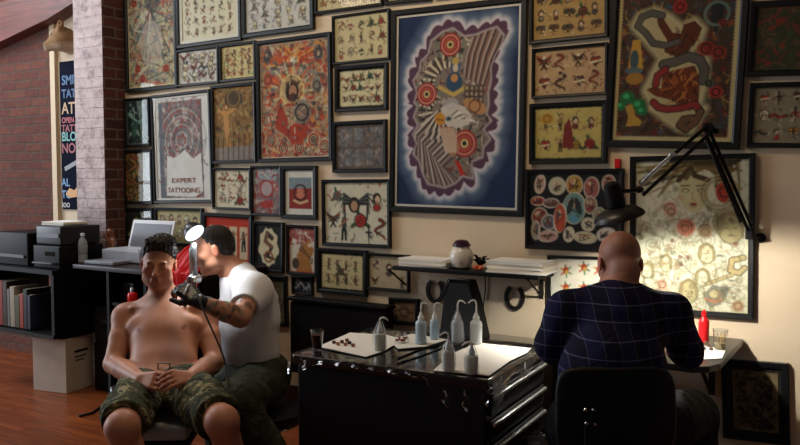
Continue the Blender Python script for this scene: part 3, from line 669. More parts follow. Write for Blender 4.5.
for body, px, py, sz, wd, c_ in (('EXPERT', 171.5, 182.6, 6.2, 24, '8a4438'), ('TATTOOING', 167.6, 192.5, 6.8, 32, '8a4a44')):
    p = PY(px, py, WALL-.0165); q_ = PY(px+wd, py, WALL-.0165)
    text_mesh('lettering', body, sz*.0068*1.1, p, (1, 0, .01), (0, 0, 1), mat('letter_'+c_, c_, .7, noise=0), ex, width=(q_-p).length, thick=.0004)
def green_glare(a):
    a.poly([(a.W*.45, 0), (a.W*.75, 0), (a.W*.95, a.H*.5), (a.W*.9, a.H), (a.W*.65, a.H), (a.W*.6, a.H*.5)], '7f8f8a', .8); a.ell(a.W*.35, a.H*.62, 4, 9, '3c5a4a'); a.line([(a.W*.1, a.H*.3), (a.W*.5, a.H*.5), (a.W*.8, a.H*.45)], 1.4, '7aa08c'); a.speckle(['4a6a5a', '9ab0a4', '22302c'], 60, 1, 2.4, None, .7, 2); a.edge('8a8a84', .9)  # the slanting pale band is window glare painted into the print
framed('framed_print', (126.8, 152, 99.6, 96.4, 147.5, 146), 'narrow black-framed dark green print hanging right beside the brick pier', green_glare, '1e2a28', 2.6)
def gold_strip(a):
    a.poly([(a.W*.5, 0), (a.W, 0), (a.W, a.H), (a.W*.5, a.H)], 'c9cccb'); a.speckle(['7a5a2c', '8a3424', '3c5038', 'b08a48', INK], 150, 1, 2.8, (0, 0, a.W*.5, a.H), .8, 4); a.line([(a.W*.5, a.H*.62), (a.W, a.H*.62)], 1.6, '6a5a4c'); m_snake(a, a.W*.22, a.H*.4, 14, '9a6a34', random)  # white right half is a window reflection put into the sheet colour
framed('framed_print', (125.5, 154.5, 150.4, 149, 204.4, 203.8), 'black-framed ornate gold print, right half painted as window glare, below the narrow green print', gold_strip, '4a3c24', 3)
framed('framed_print', (125.8, 155.6, 208, 207.6, 238, 239.5), 'small black-framed gold figure print with painted window glare, behind the open laptop lid', lambda a: (a.ell(a.W*.4, a.H*.65, 7, 9, 'b0a068'), a.ell(a.W*.38, a.H*.62, 4, 6, '22201c'), a.poly([(a.W*.55, 0), (a.W, 0), (a.W, a.H*.3), (a.W*.6, a.H*.3)], 'c8ccca', .8), a.line([(a.W*.1, a.H), (a.W*.4, a.H*.5), (a.W*.8, a.H)], 1.5, 'c0b890')), '24241f', 3)  # pale upper right patch is window glare drawn on the sheet
framed('framed_flash_sheet', (157, 204.9, 207.7, 207.7, 244, 247), 'black-framed parchment flash sheet of heads and torsos, behind the seated client', lambda a: flash(a, 5, 2, [m_lady, m_skull, m_lady, m_figure], ('7a6a50', '8a7a5a', '6c5a44'), 2, .5), 'bcae82', 3)
framed('framed_flash_sheet', (214.9, 252.8, 167.5, 168, 208.8, 210.6), 'small black-framed white sheet with four faint red designs, under the brown dancer print', lambda a: (flash(a, 2, 3, [m_snake, m_rose, m_heart, m_outline], ('b03a2c', '96504a'), 7, .5), flash(a, 3, 2, [m_scroll], ('a04a3a',), 3, .3)), 'd8cdb4', 2.4)
framed('framed_print', (253, 283.4, 166, 166, 215.2, 216.4), 'small black-framed pink and grey devil print, left of its white-matted neighbour', lambda a: (a.poly([(0, 0), (a.W, 0), (a.W, a.H*.25), (0, a.H*.3)], '8fa0a8'), a.speckle(['b03a34', 'c8b8b0', '5a5458', '8a8a92', '7a2a28'], 130, 1, 3, None, .75, 9), a.ell(a.W*.5, a.H*.45, 8, 9, 'b8a8a8', a=.8), a.ring(a.W*.5, a.H*.45, 8, 1, 'a02a28'), a.ell(a.W*.5, a.H*.8, 8, 4, 'a83028', a=.9)), '8c6c6c', 2.6)
def devil(a):
    a.poly([(a.W*.14, a.H*.16), (a.W*.92, a.H*.16), (a.W*.92, a.H*.86), (a.W*.14, a.H*.86)], '8c2c26'); a.poly([(a.W*.14, a.H*.16), (a.W*.92, a.H*.16), (a.W*.92, a.H*.4), (a.W*.14, a.H*.42)], '7d8a94'); m_skull(a, a.W*.53, a.H*.52, 6, 'a03', random) if False else None
    a.ell(a.W*.53, a.H*.52, 5.5, 5, 'c8765c'); a.ring(a.W*.53, a.H*.5, 7.5, .9, '3a1412'); a.ell(a.W*.4, a.H*.5, 1, 1, INK); a.ell(a.W*.66, a.H*.5, 1, 1, INK); a.line([(a.W*.3, a.H*.68), (a.W*.53, a.H*.74), (a.W*.78, a.H*.68)], 1, 'd8b890')
framed('framed_print', (283.4, 318.6, 165.8, 165.8, 218.6, 219.6), 'small thick black-framed red mask print with white mat, above the red tiger print', devil, 'd5d1cb', 4.6)
def eagle_gypsy(a):
    a.map; x, y = a.W*.5, a.H*.35
    for q in (-1, 1):
        for j in range(6): a.line([(x, y), (x+q*14, y-10+j*2), (x+q*(22-j*2), y-8+j*6)], 1.7, INK if j % 2 else '5a5a58', w2=.6)
    m_rose(a, x+5, a.H*.62, 10, 'b02a24', random); m_rose(a, a.W*.2, a.H*.22, 7, '7a6a66', random); m_lady(a, a.W*.83, a.H*.3, 10, 'a02a2a', random); m_snake(a, a.W*.87, a.H*.75, 10, '8a3028', random)
    m_eagle(a, a.W*.13, a.H*.6, 10, '6a4a44', random); m_dagger(a, a.W*.7, a.H*.85, 8, '3a3a3a', random); a.ell(x-2, y+1, 7, 8, '2a2420'); a.ell(x-2, y+2, 4, 5, 'b98e70'); m_figure(a, a.W*.3, a.H*.75, 12, '3a3a3a', random); a.speckle([INK, 'a02a24', '6a6a64'], 50, 1, 2.4, None, .7, 3)
framed('framed_flash_sheet', (324.2, 392, 180.2, 178.4, 244.8, 248.4), 'black-framed white sheet of bold black and red designs, below left of the eagle poster', eagle_gypsy, 'd3ccb8', 3.4)
def red_panels(a):
    for q in range(4):
        x0 = a.W*(.08+.23*q); a.poly([(x0, a.H*.2), (x0+a.W*.17, a.H*.2), (x0+a.W*.17, a.H*.92), (x0, a.H*.92)], 'd0b89a'); m_figure(a, x0+a.W*.085, a.H*.52, 10, '4a3a34', random)
framed('framed_print', (204.9, 254.2, 212.2, 215, 262, 268), 'black-framed orange-red print with pale figure panels, behind the tattooer head', red_panels, 'b8341c', 4)
def cobra(a):
    pts = [(a.W*(.5+.36*math.cos(t)*(1+.12*math.sin(7*t))), a.H*(.5+.42*math.sin(t)*(1+.06*math.sin(9*t)))) for t in np.linspace(0, 6.28, 50)]; a.poly(pts, 'd2c4a2')
    a.line([(a.W*.62, a.H*.3), (a.W*.45, a.H*.2), (a.W*.38, a.H*.38), (a.W*.62, a.H*.5), (a.W*.5, a.H*.66), (a.W*.35, a.H*.7), (a.W*.7, a.H*.76)], 2.6, '3a2c24', w2=1.4); a.line([(a.W*.45, a.H*.2), (a.W*.38, a.H*.38), (a.W*.62, a.H*.5)], 1.1, '8a5a3a'); a.ring(a.W*.5, a.H*.72, 5, 1, '8a4a2a')
framed('framed_print', (254.8, 285.4, 220.4, 222.8, 270.3, 273.2), 'small black-framed print of a cobra on a torn cream shape, right of the tattooer', cobra, '1f1e20', 3)
def tiger(a):
    a.poly([(0, 0), (a.W, 0), (a.W, a.H*.32), (0, a.H*.4)], 'a02c28', .8); a.speckle(['d8d0c4', '8a2420'], 40, 1, 3, (0, 0, a.W, a.H*.4), .7, 3)
    a.poly([(a.W*q, a.H*r) for q, r in ((.25, .9), (.3, .6), (.55, .35), (.8, .25), (.95, .5), (.8, .7), (.9, .98), (.3, 1))], 'a8703c'); 
    for q in range(7): a.line([(a.W*(.4+.08*q), a.H*(.5+.03*q)), (a.W*(.5+.06*q), a.H*(.36+.07*q))], .8, INK)
    a.ell(a.W*.25, a.H*.8, 4.5, 5.5, '4a3a34'); a.ell(a.W*.8, a.H*.38, 2.5, 2, 'd8c8a8'); a.edge('a82c28', 1)
framed('framed_print', (288.4, 318.8, 224.3, 225.8, 274, 276.2), 'small black-framed tiger print with red ground, right of the cobra print', tiger, 'cfc4b4', 3)
framed('framed_flash_sheet', (318.8, 368.5, 247.6, 250.4, 291.6, 296.8), 'black-framed sheet with two rows of standing pin-up figures, above the long black bench', lambda a: (flash(a, 4, 2, [m_figure], ('5a3a2c', '6a4a2c', '8a4a34'), 3, .52, .05, 5), m_rose(a, a.W*.47, a.H*.5, 5.5, '6a5a4a', random)), 'cbbd94', 4, edge='1e1c18')
framed('framed_flash_sheet', (368.8, 410.8, 252.8, 254.6, 288.4, 292.6), 'black-framed sheet with three small black designs, partly under the left of the wall shelf', lambda a: (m_lady(a, a.W*.52, a.H*.4, 7, '4a4440', random), m_snake(a, a.W*.17, a.H*.3, 5, '3a3430', random), m_eagle(a, a.W*.15, a.H*.78, 5, '5a3030', random), m_figure(a, a.W*.85, a.H*.78, 6, '4a3030', random)), 'b9a78c', 2.6)
framed('framed_print', (294, 314.6, 275.8, 276.2, 294, 294.6), 'very small black-framed dark sketch, between the tiger print and the bench', lambda a: (a.line([(2, a.H*.7), (a.W*.4, a.H*.3), (a.W*.6, a.H*.7), (a.W*.9, a.H*.5)], .7, '9a9aa4'), a.speckle(['8a8a94'], 10, 1, 2, None, .7, 2)), '26262c', 2)
framed('framed_print', (268, 289, 276, 275.4, 324.5, 326.5), 'black-framed dim grey print just behind the tattooer back', lambda a: a.speckle(['6a6458', '8a8474', '3a3832'], 80, 1, 3, None, .7, 4), '5c5646', 4)
framed('framed_print', (391, 420.4, 297.4, 298.4, 323.4, 325.4), 'small black-framed brown sketch behind the spray bottles', lambda a: (a.ring(a.W*.5, a.H*.5, 5, .7, '4a3424'), a.line([(2, a.H*.5), (a.W*.5, a.H*.35), (a.W*.9, a.H*.6)], .8, '4a3424'), a.speckle(['6a4a34'], 16, 1, 2, None, .6, 3)), '93765a', 4)
# --- the big eagle poster
def eagle(a):
    P_ = a.map; Z1 = lambda x, y: (390+x/3.975, y/3.975); Z2 = lambda x, y: (390+x/3.975, 100+y/3.975)
    raw = [Z1(*p) for p in ((205, 92), (250, 78), (300, 110), (350, 105), (400, 88), (440, 78), (472, 112), (462, 155), (440, 190), (425, 240), (432, 300), (425, 350), (428, 400))]+[Z2(*p) for p in ((430, 10), (420, 60), (440, 90), (405, 130), (432, 175), (400, 215), (395, 255), (345, 275), (350, 345), (305, 335), (270, 365), (225, 382), (185, 372), (150, 365), (125, 320), (108, 270), (78, 235), (92, 195), (72, 150), (90, 110), (70, 70), (85, 20))]+[Z1(*p) for p in ((72, 400), (85, 350), (72, 300), (100, 255), (108, 215), (140, 185), (155, 130))]
    pts = MP(a, raw); n = len(pts); out = []; inn = []
    cx, cy = a.map(452, 108)
    for i in range(n):
        for j in range(6):
            t = j/6; x = pts[i][0]*(1-t)+pts[(i+1) % n][0]*t; y = pts[i][1]*(1-t)+pts[(i+1) % n][1]*t; d = math.hypot(x-cx, y-cy); s = 1+(3.6*abs(math.sin((i+t)*math.pi))-1.6)/d*1.25
            out.append((cx+(x-cx)*s, cy+(y-cy)*s)); inn.append((cx+(x-cx)*(1-9/d), cy+(y-cy)*(1-9/d)))
    a.mottle(.22, 9, 4)
    a.halo(out, 17, '7f93b0', .75); a.halo(out, 6, 'd5d3dc', .9); a.poly(out, '55384f'); a.line(out+[out[0]], .9, 'c9bccb'); a.poly(inn, '7d706a'); a.halo(inn, 2.0, 'b9aeb4', .8); keep = a.a.copy(); a.speckle(['3a2a2c', 'b8a89c', '6a4a48', '2a2226', '7c3430', 'c9bcae'], 520, 1, 3.2, (min(p[0] for p in inn), min(p[1] for p in inn), max(p[0] for p in inn), max(p[1] for p in inn)), .75, 8)
    R = random.Random(3)
    # feathers of the raised wing (upper right), and the sweeping fan (lower left)
    for q in range(15):
        t = q/14; b = Z1(300+100*t, 330-20*t) if False else Z1(300+85*t, 300+40*t)
        tipx, tipy = Z1(330+125*t, 150-55*math.sin(t*2.6)+30*t)
        a.line(MP(a, [b, ((b[0]+tipx)/2-2, (b[1]+tipy)/2), (tipx, tipy)]), 1.9, ('a8958e', '4a3838', '7c5a52')[q % 3], w2=1.0)
    for q in range(20):
        t = q/19; b = Z2(190+95*t, 50+150*t); m_ = Z2(110+110*t, 130+130*t); e = Z2(95+215*t, 225+140*math.sin(.6+t*1.25)-15)
        a.line(MP(a, [b, m_, e]), 2.3, ('b5a8a2', '463a3c', '96807a', '5a4a4e')[q % 4], w2=.7)
    for q in range(22):   # ribs round the bird's back
        t = q/21*3.6+1.9; c = Z2(205, 40); x, y = P_(*c); a.line([(x+math.cos(t)*10, y-math.sin(t)*11), (x+math.cos(t)*25, y-math.sin(t)*31)], .9, ('cfc4b4', '2a2024')[q % 2])
    for q in range(18): t = q/17*2.6+1.2; x, y = P_(*Z1(235, 320)); a.line([(x+math.cos(t)*16, y-math.sin(t)*14), (x+math.cos(t)*29, y-math.sin(t)*27)], .9, ('d6caae', '3a2a2a')[q % 2])
    def flower(x, y, r, c1='8f2a28'):
        x, y = P_(x, y)
        for q in range(16): t = q*.3927; a.line([(x, y), (x+math.cos(t)*r*1.35, y+math.sin(t)*r*1.35)], 1.1, ('6c7a6c', '2c332e')[q % 2])
        a.ell(x, y, r, r, c1); a.ring(x, y, r*.78, .7, 'c98a7c'); a.ring(x, y, r*.5, .8, 'b0554a'); a.ell(x, y, r*.32, r*.32, 'c7b27c'); a.ell(x, y, r*.17, r*.17, INK)
    flower(*Z1(240, 178), 12); flower(*Z1(150, 372), 12); flower(*Z2(302, 170), 14, '96332e')
    x, y = P_(*Z1(262, 262)); a.ell(x, y, 6, 8, '4a5a78'); a.ell(x, y-5, 4, 4, 'b59a58'); a.ell(x, y+2, 3, 4, 'c9b9a0'); x, y = P_(*Z1(258, 325)); a.ell(x, y, 9, 10, '2f4a68'); a.ell(x, y-4, 4, 4, 'c08a54'); a.line(MP(a, [Z1(200, 345), Z1(255, 375), Z1(305, 345)]), 2, 'c0a25c')
    for q in range(12): x, y = P_(*Z1(310+(q % 4)*18, 350+(q//4)*22)); a.ring(x, y, 3, .7, '4a3a38'); a.ell(x, y, 1.5, 1.5, 'a08a70', a=.7)
    x, y = P_(*Z1(340, 420)); a.ell(x, y, 14, 6, 'b8875a', .4, .9); a.ring(x, y, 6, .8, '6a3a2a')
    # head, beak and breast
    a.poly(MP(a, [Z2(205, 30), Z2(250, 8), Z2(300, 25), Z2(330, 60), Z2(320, 95), Z2(270, 110), Z2(225, 95)]), 'c6bcb4')
    for q in range(14): b = Z2(250+q*5, 60+5*(q % 3)); a.line(MP(a, [b, (b[0]+6, b[1]+(q-7)*.8)]), .7, ('6a5c5c', 'e0d8d0')[q % 2])
    a.poly(MP(a, [Z2(182, 60), Z2(205, 45), Z2(225, 62), Z2(222, 92), Z2(200, 98), Z2(186, 85)]), 'c2862e'); a.line(MP(a, [Z2(190, 75), Z2(220, 78)]), .6, '5a3010'); x, y = P_(*Z2(238, 72)); a.ell(x, y, 3.6, 2.4, '50606c'); a.ell(x, y, 1.2, 1.2, INK)
    a.poly(MP(a, [Z2(200, 100), Z2(260, 108), Z2(285, 190), Z2(262, 225), Z2(225, 200)]), 'a8765a', .9)
    for q in range(9): a.line(MP(a, [Z2(205+q*8, 110), Z2(228+q*5, 205)]), .5, 'd8cabc', .8)
    a.poly(MP(a, [Z2(262, 232), Z2(285, 245), Z2(318, 322), Z2(290, 300)]), 'b32a26')
    x, y = P_(*Z1(245, 410)); a.ell(x, y, 9, 6, 'b9b2b8', a=.6)
    ft = a.a.copy(); a.a = np.zeros_like(keep); a.poly([(cx+(p[0]-cx)*.985, cy+(p[1]-cy)*.985) for p in inn], 'ffffff'); mk = a.a[..., :1].copy(); a.a = keep*(1-mk)+ft*mk
framed('framed_poster', (392.5, 526.6, 10.8, -2.4, 211.3, 217), 'large central black-framed blue poster of an eagle with flowers and feathers', eagle, '1b2c52', 6.2, 2.2, 'cdc8c4', mot=.04)
framed('framed_flash_sheet', (531, 609.7, -10, -22, 45.2, 37.2), 'black-framed tan sheet of black emblems at the top edge, right of the eagle poster', lambda a: flash(a, 5, 3, [m_rose, m_skull, m_lady, m_butterfly], ('5a4438', '4a4a40', '6c3a30'), 31, .47), 'b08f5c', 4)
framed('framed_flash_sheet', (533.4, 609, 49.8, 42.6, 99.3, 94.8), 'black-framed pinkish sheet of red and black flash, second frame down right of the eagle poster', lambda a: flash(a, 4, 2, [m_eagle, m_skull, m_dagger, m_heart, m_snake], ('8a2a26', '96382c', '5a3430'), 33, .5, fill=26), 'bb9a76', 3)
def statue(a):
    flash(a, 4, 2, [m_heart, m_figure, m_rose, m_lady], ('a02a26', 'b08a34', '6a2a2a'), 35, .44, .05, 5)
    x, y = a.map(548, 119); a.ell(x, y, 7, 5.5, 'b98a34'); a.ring(x, y, 3.5, .5, '6a4a1c'); a.poly(MP(a, [(563, 148), (565, 126), (570, 118), (573, 130), (575, 148)]), '7a2a28')
framed('framed_flash_sheet', (531, 608.3, 103.8, 100.6, 165, 162.8), 'black-framed yellow sheet with rough edges, third frame down right of the eagle poster', statue, 'bda965', 4.4, edge='1d2a24')
def cutouts(a):
    P_ = a.map; R = random.Random(2)
    spots = [(541, 184, 5, 9, 'c9a898'), (558, 186, 8, 8, 'b8b29c'), (575, 185, 8, 9, 'b08a40'), (592, 188, 7, 10, '9a5a58'), (609, 184, 6, 8, 'b07a70'), (539, 201, 7, 4, 'a83a34'), (552, 203, 8, 4, '6a4a48'), (575, 208, 11, 15, '6a9090'), (591, 205, 6, 8, '8a6a60'), (541, 217, 8, 9, '8a4a40'), (550, 222, 7, 7, '5a5f70'), (561, 218, 6, 14, 'b04a34'), (589, 224, 6, 6, 'cabba6'), (549, 236, 10, 5, 'b88a88'), (570, 234, 5, 7, 'd0c4ae'), (586, 237, 11, 5, 'c9bfa0'), (607, 234, 9, 6, 'd8ccc8'), (600, 216, 6, 8, '8a8a74'), (537, 230, 4, 9, 'a09a90')]
    for x, y, rx, ry, c in spots:
        x, y = P_(x, y); a.ell(x, y, rx+.9, ry+.9, 'c9bfb0', R.uniform(-.2, .2)); a.ell(x, y, rx, ry, c); a.ell(x-rx*.2, y-ry*.3, rx*.45, ry*.35, 'd8b89c', a=.8)
        for q in range(5): a.line([(x+R.uniform(-rx, rx)*.7, y+R.uniform(-ry, ry)*.7) for _ in range(3)], .55, R.choice([INK, '8a2a26', '2a3a44', '5a3a2a']), .9)
    x, y = P_(575, 206); a.ell(x-4, y, 3, 9, '2c3434', .3); a.ell(x+4, y, 3, 9, '2c3434', -.3); x, y = P_(575, 219); a.ell(x, y, 4, 4, '5a90b0')
framed('framed_flash_sheet', (527, 624.2, 169, 169, 249, 252), 'wide black-framed black sheet of pale cut-out designs, above left of the bald man', cutouts, '17171c', 3.8)
def plants(a):
    P_ = a.map
    for x, y in ((567, 271), (585, 268), (600, 270), (615, 270), (567, 288), (585, 288), (603, 290)):
        x, y = P_(x, y)
        for q in range(6): t = q*1.05+.4; a.line([(x, y), (x+math.cos(t)*6, y+math.sin(t)*6.5)], 1.2, ('2f7048', '3a8a5a', 'b84a28', 'c08a38')[q % 4], w2=.7)
        a.ell(x, y-1, 3, 3.4, 'a83a22'); a.ell(x+1, y+1, 1.8, 2, 'c9a04a')
framed('framed_flash_sheet', (549, 628, 254.8, 257.6, 312, 316), 'black-framed white sheet of green and orange plant designs, left of the bald man head', plants, 'ddd6ca', 3)
# --- snake and ape print
def apesnake(a):
    P_ = a.map; Q = lambda x, y: (570+x/3.975, y/3.975); Q2 = lambda x, y: (570+x/3.975, 100+y/3.975)
    a.speckle(['6a1f1c', '8a4a2c', '2c4038', '4a4a3c', '9a7a40', '2a1c1c', '3e4a60'], 800, 1.2, 4, None, .75, 12)
    for i in range(0, 60): t = i/59; x, y = P_(*Q(235+250*t, 20+20*math.sin(t*9))); 
    body = [Q(270, 60), Q(330, 40), Q(390, 70), Q(440, 110), Q(490, 85), Q(525, 120), Q(505, 200), Q(545, 240), Q(545, 320), Q(520, 440), Q2(550, 30), Q2(500, 120), Q2(450, 110), Q2(340, 30), Q(340, 410), Q(310, 360), Q(335, 300), Q(365, 230), Q(330, 190), Q(250, 100)]
    hb = MP(a, body); a.halo(hb, 7, 'c9bd94', 1.0); a.poly(hb, 'b8a880')
    a.poly(MP(a, [Q(340, 75), Q(365, 72), Q(405, 130), Q(440, 135), Q(445, 100), Q(490, 85), Q(520, 115), Q(505, 160), Q(470, 200), Q(475, 225), Q(420, 225), Q(375, 205), Q(385, 160), Q(345, 100)]), '5a2a18')
    a.poly(MP(a, [Q(375, 290), Q(430, 275), Q(500, 260), Q(525, 320), Q(525, 420), Q(490, 440), Q(430, 400), Q(350, 380), Q(315, 355), Q(330, 345), Q(375, 350)]), '6a3018')
    R = random.Random(5)
    for q in range(46): b = Q(R.uniform(375, 510), R.uniform(270, 400)); a.line(MP(a, [b, (b[0]+R.uniform(-7, 5), b[1]+R.uniform(2, 6))]), .7, R.choice(['a85a2a', '2c140e', 'c07a3c']), .85)
    for q in range(20): b = Q(R.uniform(390, 500), R.uniform(110, 215)); a.line(MP(a, [b, (b[0]+R.uniform(-4, 4), b[1]+4)]), .7, R.choice(['8a4622', '2c140e']), .85)
    sn = [Q(360, 62), Q(320, 50), Q(280, 65), Q(265, 100), Q(300, 130), Q(330, 170), Q(380, 180), Q(430, 165)]
    a.line(MP(a, sn), 3.9, '16161a', w2=3.4); a.line(MP(a, sn), 2.9, '5a5450', w2=2.4)
    for c_, w_ in (('16161a', 5), ('5a5450', 3.9)): a.line(MP(a, [Q(375, 255), Q(420, 245), Q(475, 225), Q(520, 240), Q(540, 275), Q(535, 320)]), w_, c_)
    for c_, w_ in (('16161a', 4), ('8c2a2a', 2.8)): a.line(MP(a, [Q(385, 275), Q(355, 300), Q(350, 335)]), w_, c_); a.line(MP(a, [Q(345, 405), Q(365, 425), Q2(400, 35), Q2(455, 30), Q2(510, 15), Q2(535, 45)]), w_, c_)
    for c_, w_ in (('16161a', 4), ('6a4a34', 2.8)): a.line(MP(a, [Q2(535, 45), Q2(515, 85), Q2(480, 115), Q2(455, 100), Q2(470, 75), Q2(500, 70)]), w_, c_)
    x, y = P_(*Q(428, 30)); a.ell(x, y, 7, 7, '982a24'); a.ring(x, y, 3.5, 1, '5a1414')
    a.poly(MP(a, [Q(548, 20), Q(605, 20), Q(600, 90), Q(575, 140), Q(552, 90)]), '24262c'); a.ring(*P_(*Q(575, 60)), 11, 1.4, '6a8078', .8)
    for x0, y0, r, c in ((540, 195, 9, '8a2420'), (590, 210, 8, '8a3020'), (600, 95, 4, 'a03024'), (590, 365, 7, 'a02c24'), (560, 330, 5, '3a5a48')): x, y = P_(*Q(x0, y0)); a.ell(x, y, r, r*.8, c, a=.9); a.ring(x, y, r*.5, .8, '3a1010')
    a.poly(MP(a, [Q(250, 155), Q(280, 155), Q(295, 275), Q(235, 275)]), 'c08f3c'); x, y = P_(*Q(260, 235)); a.ell(x, y, 4.5, 10, '3c5058'); a.ell(x, y+11, 9, 3.5, '54686a'); x, y = P_(*Q(265, 310)); a.ell(x, y, 9, 6, '9a7030')
    for x0, y0, r in ((240, 385, 8), (285, 415, 8), (215, 420, 6), (300, 440, 6)): x, y = P_(*Q(x0, y0)); a.ell(x, y, r, r*.8, '1d6a3c', a=.95); a.ell(x-1, y-1, r*.4, r*.35, '3ca868')
    a.poly(MP(a, [Q2(235, 25), Q2(262, 15), Q2(275, 60), Q2(300, 80), Q2(300, 100), Q2(240, 105), Q2(250, 70)]), 'b08a3c')
    # scalloped cream border
    e = 3.0
    for t in np.arange(0, a.H, 3.4): a.ell(1.6, t, 3.2, 2.1, 'c2b184'); a.ell(a.W-1.6, t, 3.2, 2.1, 'c2b184')
    for t in np.arange(0, a.W, 3.4): a.ell(t, a.H-1.6, 2.1, 3.2, 'c2b184')
framed('framed_print', (609.9, 746.4, -32, -38, 148.2, 148.8), 'large black-framed dark print of a grey snake coiled round an ape, top right', apesnake, '453026', 7.6, mot=.1)
framed('framed_print', (749.2, 812, 2, 0, 76.6, 76), 'dark black-framed print at the upper right edge of the wall', lambda a: a.speckle(['3a4a30', '6a4a2c', '8a2a24'], 90, 1, 4, None, .7, 8), '3c3a28', 6)
framed('framed_print', (748.8, 812, 83, 82.5, 147.4, 148.6), 'black-framed grey print under the upper right edge frame', lambda a: flash(a, 3, 3, seed=40), '8f8470', 5)
# --- woman print
def woman(a):
    P_ = a.map; Q = lambda x, y: (590+x*.2923, 110+y*.2923); Z = lambda x, y: (570+x/3.975, 210+y/3.975)
    a.speckle(['c4c0a6', 'dedac8', 'bab79c', 'a39c80', '8c8468'], 520, 1.5, 5, None, .5, 3)
    R = random.Random(9)
    for q in range(60): x, y = P_(*Z(R.uniform(270, 690), R.uniform(60, 390))); r = R.uniform(3, 7); a.ring(x, y, r, .45, R.choice(['8a8468', '9a9474', '7a7460', 'a0785c']), .7); a.ring(x, y, r*.5, .4, '8a8468', .6)
    # hair and face
    for q in range(44):
        t = q/43; sx = 262+t*250; e = (165+R.uniform(-10, 90) if t < .5 else 430+R.uniform(-20, 100), R.uniform(185, 300)); a.line(MP(a, [Q(340+40*(t-.5), 185), Q(sx, 190+18*math.sin(q)), Q(*e)]), 2.0, R.choice(['4a3a24', '6a5534', '8a7444', '3a2c1c']), .85, w2=.9)
    a.poly(MP(a, [Q(305, 235), Q(340, 212), Q(385, 225), Q(410, 260), Q(402, 310), Q(375, 345), Q(355, 352), Q(325, 335), Q(308, 300)]), 'c5bb90')
    a.line(MP(a, [Q(305, 240), Q(345, 200), Q(360, 225), Q(405, 240)]), 2.6, '4a3822'); a.line(MP(a, [Q(345, 215), Q(330, 235)]), 2, '6a5534')
    for x0 in (328, 380): x, y = P_(*Q(x0, 275)); a.ell(x, y, 3.6, 2, '4a3a2a'); a.ell(x, y+.3, 2.3, 1.1, 'ddd6b8'); a.line([(x-4, y-4.5), (x+4, y-5)], .7, '5a4428')
    x, y = P_(*Q(355, 322)); a.ell(x, y, 3.6, 1.8, '96302c'); a.line(MP(a, [Q(352, 280), Q(350, 305), Q(360, 308)]), .5, '9a8a64'); x, y = P_(*Q(312, 300)); a.ell(x, y, 3, 3, 'c08a6c', a=.5)
    x, y = P_(*Q(462, 280)); a.ell(x, y, 8.5, 11, 'a83a26'); a.ring(x, y, 5, 1, '6a2018'); 
    for q in range(5): a.ring(*P_(*Q(440, 285)), 11+q*1.6, .6, ['a8946a', '5a4a30'][q % 2], .8)
    for x0, y0, r, c in ((275, 335, 7, 'd09a88'), (330, 400, 9, 'c87058'), (395, 410, 7, '9a7c60'), (470, 385, 14, '8f8560'), (485, 400, 8, '7a6c4c')):
        x, y = P_(*Q(x0, y0)); a.ell(x, y, r, r, c, a=.85); a.ring(x, y, r*.65, .7, '8a4a38' if c[0] in 'cd' else '5a5038'); a.ring(x, y, r*.3, .6, '7a4a38')
    def face(x0, y0, w_, h_, c): x, y = P_(*Z(x0, y0)); a.ell(x, y, w_+1.5, h_+1.5, '7c7658', a=.9); a.ell(x, y, w_, h_, c); a.line([(x-w_*.9, y+h_*.4), (x-w_*.8, y-h_*.7), (x, y-h_*1.05), (x+w_*.8, y-h_*.7), (x+w_*1.0, y+h_*.6)], 1.6, '8a7c58', .8); a.ell(x-w_*.33, y, w_*.2, .7, '5a4a38', a=.7); a.ell(x+w_*.33, y, w_*.2, .7, '5a4a38', a=.7); a.line([(x, y), (x-.6, y+h_*.3)], .35, '8a7c60'); a.ell(x, y+h_*.52, w_*.2, .7, '8a4a40', a=.8)
    face(385, 210, 5, 8, 'd8ceae'); face(475, 320, 8, 11, 'b8ad84'); face(640, 70, 11, 14, 'b2a67c'); face(545, 170, 7, 9, 'cfc8a6'); face(310, 240, 6, 7, 'd0cbb0'); face(530, 265, 6, 8, 'd0cab0')
    for c_, w_ in (('5e5a48', 3.2), ('b8a478', 2)): a.line(MP(a, [Z(690, 185), Z(645, 195), Z(640, 235), Z(675, 245), Z(695, 225)]), w_, c_); a.line(MP(a, [Z(545, 290), Z(600, 270), Z(650, 250)]), w_*.6, c_)
    a.poly(MP(a, [Z(530, 330), Z(570, 295), Z(640, 300), Z(625, 340), Z(600, 370), Z(560, 385), Z(540, 360)]), '7c7c70'); x, y = P_(*Z(575, 330)); a.ell(x, y, 4, 4, 'c0b088'); a.line(MP(a, [Z(545, 350), Z(580, 360), Z(600, 350)]), 1.6, 'b87860')
    for x0, y0, c in ((460, 70, 'c87860'), (540, 85, 'a88a68'), (370, 295, 'cc9c84'), (670, 375, 'b08c6c'), (405, 5, 'd0a08c')): x, y = P_(*Z(x0, y0)); a.ell(x, y, 6, 6, c, a=.85); a.ring(x, y, 3.4, .6, '7a5a44')
    for x0, y0 in ((440, 185), (470, 185), (445, 215), (410, 120), (660, 130)): x, y = P_(*Z(x0, y0)); a.ell(x, y, 2.2, 2.2, '7a4a44', a=.8)
    a.speckle(['6e664c', '857a58', '5c5442', '9a7c60'], 240, 1.5, 4, (3, a.H*.3, a.W-3, a.H-3), .5, 21); a.edge('a69c74', .8)
framed('framed_print', (631.2, 754.9, 156, 154, 311.8, 317.6), 'large black-framed pale print of a woman face and roses, brightly lit by the desk lamp', woman, 'd2cfbb', 5.2, mot=.07)
framed('framed_print', (723, 790, 359.2, 362, 436.6, 444), 'black-framed brown sketch of a twisting figure low on the wall, right of the work desk', lambda a: (a.speckle([INK, '3a3028', '5a4a38'], 170, 1, 4, (3, 3, a.W-3, a.H-3), .8, 4), a.edge('9a7c4c', .8)), '7a6a50', 7, 3, '17140f')
